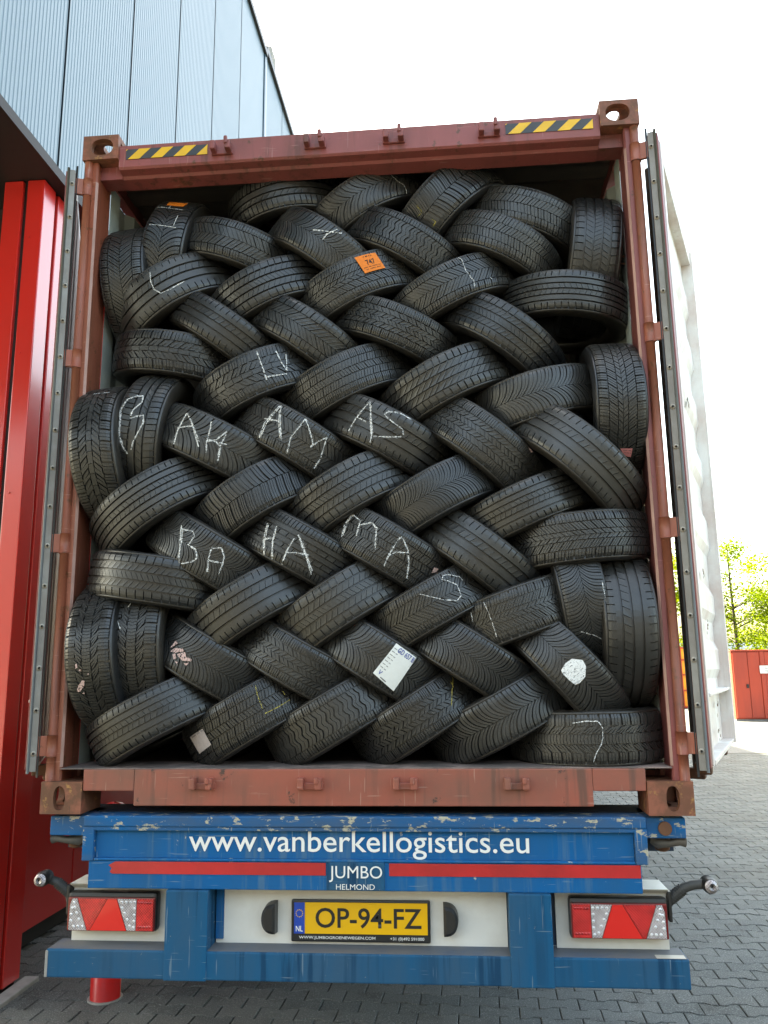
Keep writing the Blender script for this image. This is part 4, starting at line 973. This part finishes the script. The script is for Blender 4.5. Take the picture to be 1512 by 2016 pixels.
 ('E1', -1.0287, -0.1, 1.7473, 94.51, 0, 0.2023, 0.3198, 'hexdir', 0, [('pink_scrap', [(-0.036, 0.0434), (-0.0327, 0.0352), (-0.0472, 0.0337), (-0.0516, 0.042)]), ('pink_scrap', [(-0.1206, 0.0411), (-0.0981, 0.0212), (-0.1018, 0.0112), (-0.1229, 0.0176), (-0.1459, 0.0409), (-0.1393, 0.0501)]), ('pink_scrap', [(-0.0554, 0.0291), (-0.0548, 0.0184), (-0.0628, 0.0219), (-0.0622, 0.0282)]), ('pink_scrap', [(-0.0739, -0.0018), (-0.073, -0.0088), (-0.0801, -0.0063)]), ('pink_scrap', [(-0.1526, 0.0317), (-0.1467, 0.0224), (-0.1537, 0.0213)])]),
 ('E2', -0.8765, -0.04, 1.7814, 90.73, 0, 0.2222, 0.3189, 'hexdir', 0, [('chalk_mark', [[(0.187, 0.0693), (0.1546, 0.0779), (0.1062, 0.0654), (0.0586, 0.0449)], [(0.1717, 0.0212), (0.1528, 0.0307)]])]),
 ('E3', -0.6194, -0.01, 1.7259, -30.1, 2, 0.2079, 0.3153, 'vlam', 0, [('pink_scrap', [(-0.1299, -0.018), (-0.124, 0.0149), (-0.1084, 0.0107), (-0.121, -0.0136)]), ('pink_scrap', [(-0.1191, -0.0307), (-0.1106, -0.0114), (-0.0736, 0.0047), (-0.0648, -0.0025), (-0.0932, -0.0235)]), ('pink_scrap', [(-0.0846, -0.0249), (-0.0582, -0.0019), (-0.0427, -0.0143), (-0.0175, -0.0123), (-0.0133, -0.0187), (-0.0486, -0.0353), (-0.0689, -0.0314)]), ('pink_scrap', [(-0.1037, -0.0348), (-0.0943, -0.027), (-0.0777, -0.0391), (-0.0851, -0.049)]), ('pink_scrap', [(-0.0378, -0.0412), (-0.0199, -0.0283), (-0.0229, -0.0436)]), ('pink_scrap', [(-0.0751, -0.0525), (-0.0663, -0.0449), (-0.0596, -0.059)])]),
 ('E4', -0.2632, 0, 1.7156, -29.67, 0, 0.199, 0.3101, 'blockzig', 0, []),
 ('E5', 0.0677, 0, 1.7266, -32.18, 0, 0.2077, 0.3132, 'vlam', 0, [('paper_label', [(0.0501, 0.0879), (0.1455, 0.0809), (0.1354, -0.073), (0.0311, -0.054)])]),
 ('F1', 0.4388, 0, 1.7198, -32.8, 0, 0.1982, 0.3079, 'vlam_fine', 0, []),
 ('F2', 0.8107, -0.02, 1.6793, -47.95, 0, 0.2006, 0.3123, 'vlam', 0, [('white_patch', [(-0.0173, -0.0386), (-0.0247, -0.0103), (-0.0201, 0.02), (0.0103, 0.0453), (0.0345, 0.0388), (0.0613, 0.0095), (0.0636, -0.0205), (0.0568, -0.0384), (0.029, -0.0429), (-0.0053, -0.0437)])]),
 ('E6', -0.8346, -0.05, 1.498, 26.85, 0, 0.1959, 0.3093, 'summer_five', 0, []),
 ('E7', -0.4494, 0.02, 1.5008, 29.81, 0, 0.2102, 0.3181, 'blocks', 0, [('yellow_crayon_mark', [[(0.1046, 0.083), (0.0945, 0.0472), (0.0887, 0.0034), (0.086, -0.0126)], [(0.0866, -0.0334), (0.1384, -0.0361), (0.1957, -0.0337)], [(0.1859, 0.0099), (0.1862, -0.0081)]]), ('paper_sticker', [(-0.261, 0.0463), (-0.1644, 0.0433), (-0.1623, -0.0279), (-0.2546, -0.0301)])]),
 ('E8', -0.1039, 0.02, 1.4965, 29.73, 0, 0.2059, 0.3166, 'zigzag', 1, []),
 ('F3', 0.2313, 0.02, 1.4923, 31.61, 0, 0.1976, 0.311, 'blockzig', 0, [('yellow_crayon_mark', [[(0.2205, 0.0556), (0.1769, 0.0119), (0.143, -0.0283)], [(0.1986, 0.0485), (0.1956, 0.0259)]])]),
 ('F4', 0.5626, 0.02, 1.4974, 27.67, 0, 0.2042, 0.3145, 'vlam', 1, []),
 ('F5', 0.8979, 0.0, 1.4147, 0.71, 0, 0.2106, 0.3176, 'hexdir', 0, [('chalk_mark', [[(-0.0954, 0.0589), (-0.0508, 0.066), (0.0003, 0.0652), (0.0157, 0.0409), (0.0131, 0.0075), (0.0065, -0.0161), (-0.0154, -0.049), (-0.0273, -0.0797)]])]),
]
LABELS = {
'A1': 'upright herringbone tread tyre against the left wall, below the roof corner',
'A2': 'steep V tread tyre at top left with an orange tag on its crown',
'A3': 'winter block tyre tilting down right, next to the tyre with orange crown tag',
'A4': 'smooth ribbed tyre highest up on the left, close under the roof',
'A5': 'V tread tyre with white chalk tick, left above the orange label',
'A6': 'V tread tyre under the roof with thin chalk line on its right shoulder',
'B1': 'steeply rising tyre topmost in the load, with small yellow crayon marks',
'B2': 'fine-cut winter tyre at top right, left of the upright ribbed tyre',
'B3': 'upright ribbed summer tyre in the top right corner of the load',
'B4': 'zigzag tread tyre tilting down right, above right of the orange label',
'B5': 'fine-cut winter tyre tilting down right, second below the roof at right',
'A7': 'ribbed tyre with a white chalk hook on it, near the upper left wall',
'A8': 'ribbed tyre rising right, between the chalk hook tyre and the orange label tyre',
'A9': 'chevron tread tyre with a square orange paper label stuck on it',
'B6': 'herringbone tyre with a broken chalk line, right of the orange label tyre',
'B7': 'five-groove ribbed tyre lying flat below the upright tyre at top right',
'A10': 'grooved summer tyre tilting down right, below the chalk hook tyre',
'A11': 'coarse herringbone tyre tilting down right, below left of the orange label',
'B8': 'zigzag block tyre tilting down right, directly below the orange label tyre',
'B9': 'wide ribbed tyre tilting down right, below the flat five-groove tyre',
'A12': 'winter tyre lying nearly flat at the left wall, above the chalked B tyre',
'A13': 'winter tyre rising right with three chalk strokes on its upper end',
'A14': 'block tread tyre rising right, right of the tyre with three chalk strokes',
'B10': 'tyre with slanting cuts rising right, above the chalked AS tyre',
'D1': 'V tread tyre rising gently right, left of the upright chevron tyre',
'D2': 'upright chevron tread tyre at the right wall with a pink tag below',
'C1': 'upright winter tyre bulging over the left post, beside the single large chalked B',
'C2': 'steep ribbed tyre chalked with one large B at the left',
'C3': 'V tread tyre chalked AK',
'C4': 'winter tyre chalked AM',
'C5': 'grooved summer tyre chalked AS',
'D3': 'zigzag block tyre tilting down right, right of the chalked AS tyre',
'D4': 'grooved summer tyre tilting steeply down right, below the upright chevron tyre',
'C6': 'ribbed tyre rising right from the left wall, below the single large chalked B',
'C7': 'cross-cut tyre rising right, below the chalked AK tyre',
'C8': 'ribbed tyre rising right, between the chalked AM and MA tyres',
'D5': 'fine V tread tyre rising right, below right of the chalked AS tyre',
'D6': 'ribbed tyre rising gently right, above the flat chevron tyre',
'D7': 'chevron tread tyre lying nearly flat against the right wall at mid height',
'C9': 'fine V tread tyre chalked BA',
'C10': 'slotted many-groove tyre chalked HA',
'C11': 'block tread tyre chalked MA',
'D8': 'pale worn summer tyre tilting down right, right of the chalked MA tyre',
'C12': 'ribbed tyre lying nearly flat at the left wall, left of the chalked BA tyre',
'C13': 'grooved tyre rising right, directly below the chalked BA tyre',
'C14': 'ribbed tyre rising right, directly below the chalked HA tyre',
'D9': 'herringbone tyre rising right, chalked with a looping S',
'D10': 'chevron tyre rising right with two thin chalk lines, right of the S tyre',
'D11': 'upright V tread tyre with long curved chalk line, inner of the right pair',
'D12': 'large upright grooved tyre at the lower right wall, outermost of the pair',
'E1': 'upright winter tyre at the lower left with torn pink paper bits, outermost',
'E2': 'upright winter tyre at the lower left with short chalk line, inner of the pair',
'E3': 'V tread tyre with a torn pink paper scrap, lower left',
'E4': 'winter block tyre tilting down right, left of the white paper label',
'E5': 'V tread tyre with a white paper label written in blue',
'F1': 'fine V tread tyre tilting down right, right of the white paper label',
'F2': 'V tread tyre tilting steeply with a round white paint patch',
'E6': 'ribbed tyre leaning on the floor in the lower left corner',
'E7': 'block tread tyre on the floor with a pale sticker and yellow marks',
'E8': 'zigzag tread tyre on the floor, below the middle of the load',
'F3': 'zigzag block tyre on the floor with faint yellow crayon at its upper end',
'F4': 'coarse V tread tyre on the floor, left of the flat corner tyre',
'F5': 'tyre lying flat on the floor in the lower right corner, chalk line across',
}
GROUP = 'used tyres laced into the container'
def surf(s, w_, Rr, Ww, lift):
    """point of a tyre's tread: s along the circumference, w_ across"""
    k = W0 / Ww; r = (R0 - float(crown(np.float64(w_ * k)))) * Rr / R0 + lift; a = s / Rr
    return (w_, -r * math.cos(a), -r * math.sin(a))
def ribbon(lines, Rr, Ww, seed, width=.0046, lift=.0008):
    r = random.Random(seed); mb = MB()
    for ln in lines:
        pts = []
        for (a, b), (c, d) in zip(ln[:-1], ln[1:]):
            n = max(1, int(math.hypot(c - a, d - b) / .006))
            pts += [(a + (c - a) * i / n, b + (d - b) * i / n) for i in range(n)]
        pts.append(ln[-1])
        prev = None
        for i, (a, b) in enumerate(pts):
            p, q = pts[max(i - 1, 0)], pts[min(i + 1, len(pts) - 1)]
            dx, dy = q[0] - p[0], q[1] - p[1]; L = math.hypot(dx, dy) or 1
            h = width / 2 * r.uniform(.35, 1.35); jx = r.uniform(-.0006, .0006)
            l = (a - dy / L * h + jx, b + dx / L * h); m = (a + dy / L * h + jx, b - dx / L * h)
            if prev and r.random() > .02:
                mb.add([surf(*prev[0], Rr, Ww, lift), surf(*prev[1], Rr, Ww, lift), surf(*m, Rr, Ww, lift), surf(*l, Rr, Ww, lift)], [(0, 1, 2, 3)])
            prev = (l, m)
    return mb
def patch(poly, Rr, Ww, lift):
    """sheet of paper or paint following the tread"""
    mb = MB()
    if len(poly) == 4:
        n = 6; P = [np.array(p) for p in poly]; V = []
        for i in range(n + 1):
            for j in range(n + 1):
                u, v = i / n, j / n; q = (P[0] * (1 - u) + P[1] * u) * (1 - v) + (P[3] * (1 - u) + P[2] * u) * v; V.append(surf(q[0], q[1], Rr, Ww, lift))
        mb.add(V, [(i * (n + 1) + j, (i + 1) * (n + 1) + j, (i + 1) * (n + 1) + j + 1, i * (n + 1) + j + 1) for i in range(n) for j in range(n)])
    else:
        c = np.mean(np.array(poly), 0); V = [surf(c[0], c[1], Rr, Ww, lift)]; m = len(poly)
        for f in (.5, 1.0): V += [surf(c[0] + (a - c[0]) * f, c[1] + (b - c[1]) * f, Rr, Ww, lift) for a, b in poly]
        mb.add(V, [(0, 1 + i, 1 + (i + 1) % m) for i in range(m)] + [(1 + i, 1 + m + i, 1 + m + (i + 1) % m, 1 + (i + 1) % m) for i in range(m)])
    return mb
def written(poly, items, Rr, Ww, lift):
    """lettering laid on a paper: poly corners are TL, TR, BR, BL; items: (text, u0, v0, u1, v1)"""
    P = [np.array(p) for p in poly]; V = []; F = []
    for txt, u0, v0, u1, v1 in items:
        me = text_mesh(txt, 1.0, 1.0, .01); b = len(V)
        for v in me.vertices:
            u = u0 + (v.co.x + .5) * (u1 - u0); q = v0 + (.5 - v.co.z) * (v1 - v0)
            pt = (P[0] * (1 - u) + P[1] * u) * (1 - q) + (P[3] * (1 - u) + P[2] * u) * q; V.append(surf(pt[0], pt[1], Rr, Ww, lift))
        F += [tuple(b + i for i in p.vertices) for p in me.polygons]
        bpy.data.meshes.remove(me)
    return MB().add(V, F)
MARKMAT = {'chalk_mark': 'chalk', 'yellow_crayon_mark': 'yellow_chalk', 'orange_label': 'orange_paper', 'paper_label': 'white_paper', 'paper_sticker': 'grey_paper',
           'white_patch': 'white_rubbed', 'pink_label': 'pink_paper', 'pink_scrap': 'pink_scrap'}
for n_, (key, x, y, z, th, ph, Wd, Rd, pat, flip, marks) in enumerate(TYRES):
    th, ph = rad(th), rad(ph)
    t = Vector((math.cos(th), 0, math.sin(th))); nn = Vector((-math.sin(th), 0, math.cos(th)))
    r = nn * math.sin(ph) + Vector((0, -1, 0)) * math.cos(ph); a = nn * math.cos(ph) + Vector((0, 1, 0)) * math.sin(ph)
    root = empty('tyre', (0, 0, 0), LABELS[key], 'tyre', GROUP)
    m = Matrix.Identity(4)
    for i in range(3): m[i][0] = a[i]; m[i][1] = -r[i]; m[i][2] = -t[i]
    c = Vector((x, y, z)) - r * Rd
    m[0][3], m[1][3], m[2][3] = c
    root.matrix_world = m
    rg = random.Random(key); sag = rg.uniform(.965, 1.035); m = root.matrix_world.copy()
    for i in range(3): m[i][2] *= sag
    root.matrix_world = m                        # tyres off the rim are never quite round
    sc = (Wd / W0, Rd / R0, Rd / R0); spin = rg.uniform(0, 6.28)
    cs = link('carcass', CARCASS, root); cs.scale = sc
    td = link('tread', PATTERNS[pat], root); td.scale = sc if not flip else (-sc[0], sc[1], -sc[2]); td.rotation_euler = (spin, 0, 0)
    wear = rg.choice((1.0, 1.0, .997, .992, .988)); td.scale = (td.scale[0], td.scale[1] * wear, td.scale[2] * wear)   # worn treads sit lower
    for k, (nm, data) in enumerate(marks):
        if nm in ('chalk_mark', 'yellow_crayon_mark'):
            if nm == 'chalk_mark' and key in ('C3', 'C4', 'C9', 'C10', 'C11', 'C5', 'C2'):
                tag(ribbon(data, Rd, Wd, n_, .015, .0005).build('chalk_dust', MAT['chalk_dust'], root), kind='stuff')
            for q, ln in enumerate(data):
                ribbon([ln], Rd, Wd, n_ * 20 + q, (.0034 if key in ('D9', 'D10', 'D11', 'F5', 'B6', 'A6', 'E2', 'C1', 'A2') else .0056) if nm == 'chalk_mark' else .0032).build(nm, MAT[MARKMAT[nm]], root)
        else:
            po = patch(data, Rd, Wd, .0012 if nm in ('white_patch', 'pink_scrap') else .0022).build(nm, MAT[MARKMAT[nm]], root, True)
            if nm == 'orange_label' and key == 'A9':
                written(data, [('- -- - -', .35, .09, .75, .14), ('747', .32, .32, .74, .62), ('--- -- ---- --', .1, .71, .9, .74), ('-- ---- ---', .15, .83, .85, .86)], Rd, Wd, .0032).build('lettering', MAT['ink_black'], po)
            if nm == 'paper_label':
                written(data, [('GD 657 B', .22, .03, .98, .17), ('V', .12, .80, .26, .92)], Rd, Wd, .0032).build('handwriting', MAT['ink_blue'], po)
                written(data, [('--- --', .05, .12 + .1 * q, .30, .135 + .1 * q) for q in range(7)] + [('-----', .3, .94, .55, .965)], Rd, Wd, .0032).build('printed_lines', MAT['ink_black'], po)
            if nm == 'paper_sticker':
                written(data, [('||||| ||| ||', .15, .03, .95, .12)], Rd, Wd, .0032).build('lettering', MAT['ink_black'], po)
            if nm == 'pink_label':
                written(data, [('--- --', .2, .22, .9, .28), ('-- --- -', .2, .5, .9, .56)], Rd, Wd, .0032).build('lettering', MAT['ink_black'], po)

# ------------------------------------------------------------------ far side of the yard
MAT['far_red'] = painted('red_store_paint', (.36, .035, .012), .5, (.18, .03, .02), .5, .8, .4, streak=True)
MAT['far_yellow'] = painted('yellow_store_paint', (.75, .33, .015), .5, (.5, .25, .04), .5, .8, .4)
MAT['sign_white'] = plain('sign_white', (.75, .74, .70), .5)
MAT['pale_roof'] = plain('pale_blue_grey_roof', (.38, .44, .50), .6)
MAT['bark'] = plain('tree_bark', (.045, .035, .025), .9)
def leaf_mat(name, col):
    m, t, b = new_mat(name)
    oi = node(t, 'ShaderNodeNewGeometry'); c = mixc(t, oi.outputs['Random Per Island'], tuple(q * .6 for q in col), tuple(min(1, q * 1.4) for q in col))
    d = node(t, 'ShaderNodeBsdfDiffuse'); tl = node(t, 'ShaderNodeBsdfTranslucent'); mx = node(t, 'ShaderNodeMixShader'); mx.inputs[0].default_value = .55
    t.links.new(c, d.inputs[0]); t.links.new(c, tl.inputs[0]); t.links.new(d.outputs[0], mx.inputs[1]); t.links.new(tl.outputs[0], mx.inputs[2])
    t.links.new(mx.outputs[0], t.nodes['Material Output'].inputs[0]); return m
MAT['leaf'] = leaf_mat('yellow_green_leaf', (.17, .22, .010))
MAT['leaf2'] = leaf_mat('fresh_green_leaf', (.14, .20, .012))
store = empty('steel_store', (11.5, 24.6, 0), 'red steel store with double door and white notice across the yard', 'store')
def sp(mb, name, mat, parent=None):
    o = link(name, mb.mesh(name), parent or store, mat)
    if parent is None: o.location = (-11.5, -24.6, 0)
    return o
sp(MB().box(8.95, 15, 23.56, 25.8, .06, 2.12, .02), 'body', MAT['far_red'])
sp(MB().box(8.93, 15.02, 23.50, 25.82, 2.12, 2.17, .01), 'roof', MAT['far_red'])
for x0, x1 in ((8.98, 9.42), (9.435, 9.79), (9.94, 11.2), (11.22, 12.5)):
    sp(MB().box(x0, x1, 23.52, 23.565, .1, 2.1, .008), 'door_leaf', MAT['far_red'])
sp(MB().box(9.80, 9.93, 23.50, 23.565, .08, 2.11, .008), 'door_post', MAT['far_red'])
sp(MB().box(9.33, 9.40, 23.49, 23.53, 1.0, 1.12, .01), 'latch', MAT['soffit'])
sg = sp(MB().box(9.76, 10.42, 23.478, 23.492, 1.44, 1.68, .006), 'notice', MAT['sign_white'])
for k, tx in enumerate(('- --- --', '---- --- --', '--- -- ---', '-- --- -')):
    o = link('lettering', text_mesh(tx, .34, .016), sg, MAT['ink_black']); o.location = (10.09, 23.476, 1.635 - k * .05)
sp(MB().box(8.95, 15, 23.6, 25.7, .0, .058), 'base', MAT['concrete'])
ys = empty('yellow_container', (9.6, 33, 0), 'yellow container with thin red frame bars, seen between post and open door', 'container')
def yp(mb, name, mat):
    o = link(name, mb.mesh(name), ys, mat); o.location = (-9.6, -33, 0); return o
yp(MB().box(8.6, 10.15, 31.9, 34.5, .05, 2.45, .02), 'body', MAT['far_yellow'])
for z in (.06, .72, 1.35, 1.95, 2.44): yp(MB().box(8.58, 10.16, 31.84, 31.895, z - .03, z + .03), 'frame_bar', MAT['far_red'])
for x in (8.6, 9.6, 10.13): yp(MB().box(x - .03, x + .03, 31.85, 31.896, .03, 2.5), 'frame_post', MAT['far_red'])
lo = empty('low_building', (27, 70, 0), 'low pale building with blue-grey roof behind the red store', 'building')
for mb, nm_, mt in ((MB().box(19, 40, 68, 80, .01, 3.1), 'wall', MAT['sign_white']), (MB().box(18.8, 40.2, 67.7, 80.3, 3.1, 3.6), 'roof', MAT['pale_roof'])):
    o = link(nm_, mb.mesh(nm_), lo, mt); o.location = (-27, -70, 0)

def tree(name, label, x, y, h, rc, seed, leaf, n_leaf=2600, base=.25, size=.17, lean=0):
    """trunk with limbs; leaves as small bent faces gathered in clumps round the twig ends"""
    r = random.Random(seed); root = empty(name, (x, y, 0), label, 'tree', 'trees beyond the yard')
    mb = MB(); mb.tube([(0, 0, 0), (.05, 0, h * .3), (lean * .5, .05, h * .65), (lean, .1, h * .93)], [.014 * h, .011 * h, .006 * h, .015], 8); tips = []
    for k in range(34):
        z0 = h * r.uniform(base, .88); a = r.uniform(0, 6.28); L = rc * r.uniform(.45, 1.05) * (1.15 - .75 * max(0, (z0 / h - .35)) / .65)
        p0 = Vector((lean * z0 / h * .8, 0, z0)); p1 = p0 + Vector((math.cos(a) * L * .55, math.sin(a) * L * .55, L * .28)); p2 = p0 + Vector((math.cos(a) * L, math.sin(a) * L, L * r.uniform(.2, .7)))
        mb.tube([p0, p1, p2], [.026, .015, .006], 5, False); tips += [p1.lerp(p2, r.random()) for _ in range(2)] + [p2]
    mb.build('trunk', MAT['bark'], root, True)
    V = []; F = []
    for k in range(n_leaf):
        c = r.choice(tips); g = .26 * rc ** .5
        p = c + Vector((r.gauss(0, g), r.gauss(0, g), r.gauss(0, g * .7)))
        u = Vector((r.gauss(0, 1), r.gauss(0, 1), r.gauss(0, .6))).normalized(); q = u.orthogonal().normalized(); q.rotate(Matrix.Rotation(r.uniform(0, 6.28), 3, u))
        s_ = size * r.uniform(.55, 1.2); b = len(V); nn = u.cross(q) * s_ * .12
        V += [p - u * s_ * .5, p + q * s_ * .34 + nn, p + u * s_ * .5, p - q * s_ * .34 + nn]; F.append((b, b + 1, b + 2, b + 3))
    MB().add(V, F).build('crown', leaf, root)
    return root
tree('tree', 'yellow-green tree seen in the slit between container post and open door', 11.9, 42, 8.6, 2.8, 1, MAT['leaf'], 14000, .08)
tree('tree', 'sparse tall tree just right of the open door edge', 15.2, 42, 9.2, 1.6, 2, MAT['leaf2'], 3000, .12, .16)
tree('tree', 'dense yellow-green tree behind the red store at the right edge', 18.6, 44, 9.0, 2.7, 3, MAT['leaf'], 6000, .06)
tree('tree', 'young tree with thin crown behind the red store, between the two taller ones', 16.3, 40, 5.4, 1.5, 4, MAT['leaf2'], 2600, .12, .15)

# added dark building behind the camera, out of view, to shape the front light
op = empty('added_light_block', (0, -22, 0), 'added dark grey block, unseen behind the camera, holding back light from there', 'building')
MAT['block_dark'] = plain('light_block_dark_grey', (.05, .052, .055), .6)
for k in range(12):
    o = link('wall_panel', MB().box(-30 + k * 5.5 + .02, -24.5 + k * 5.5 - .02, -24, -20, .3, 9, .03).mesh('wall_panel'), op, MAT['block_dark']); o.location = (0, 22, 0)  # wall_panel and plinth here are pieces of the added block
o = link('plinth', MB().box(-30, 36, -23.9, -20.1, .001, .298).mesh('plinth'), op, MAT['concrete']); o.location = (0, 22, 0)
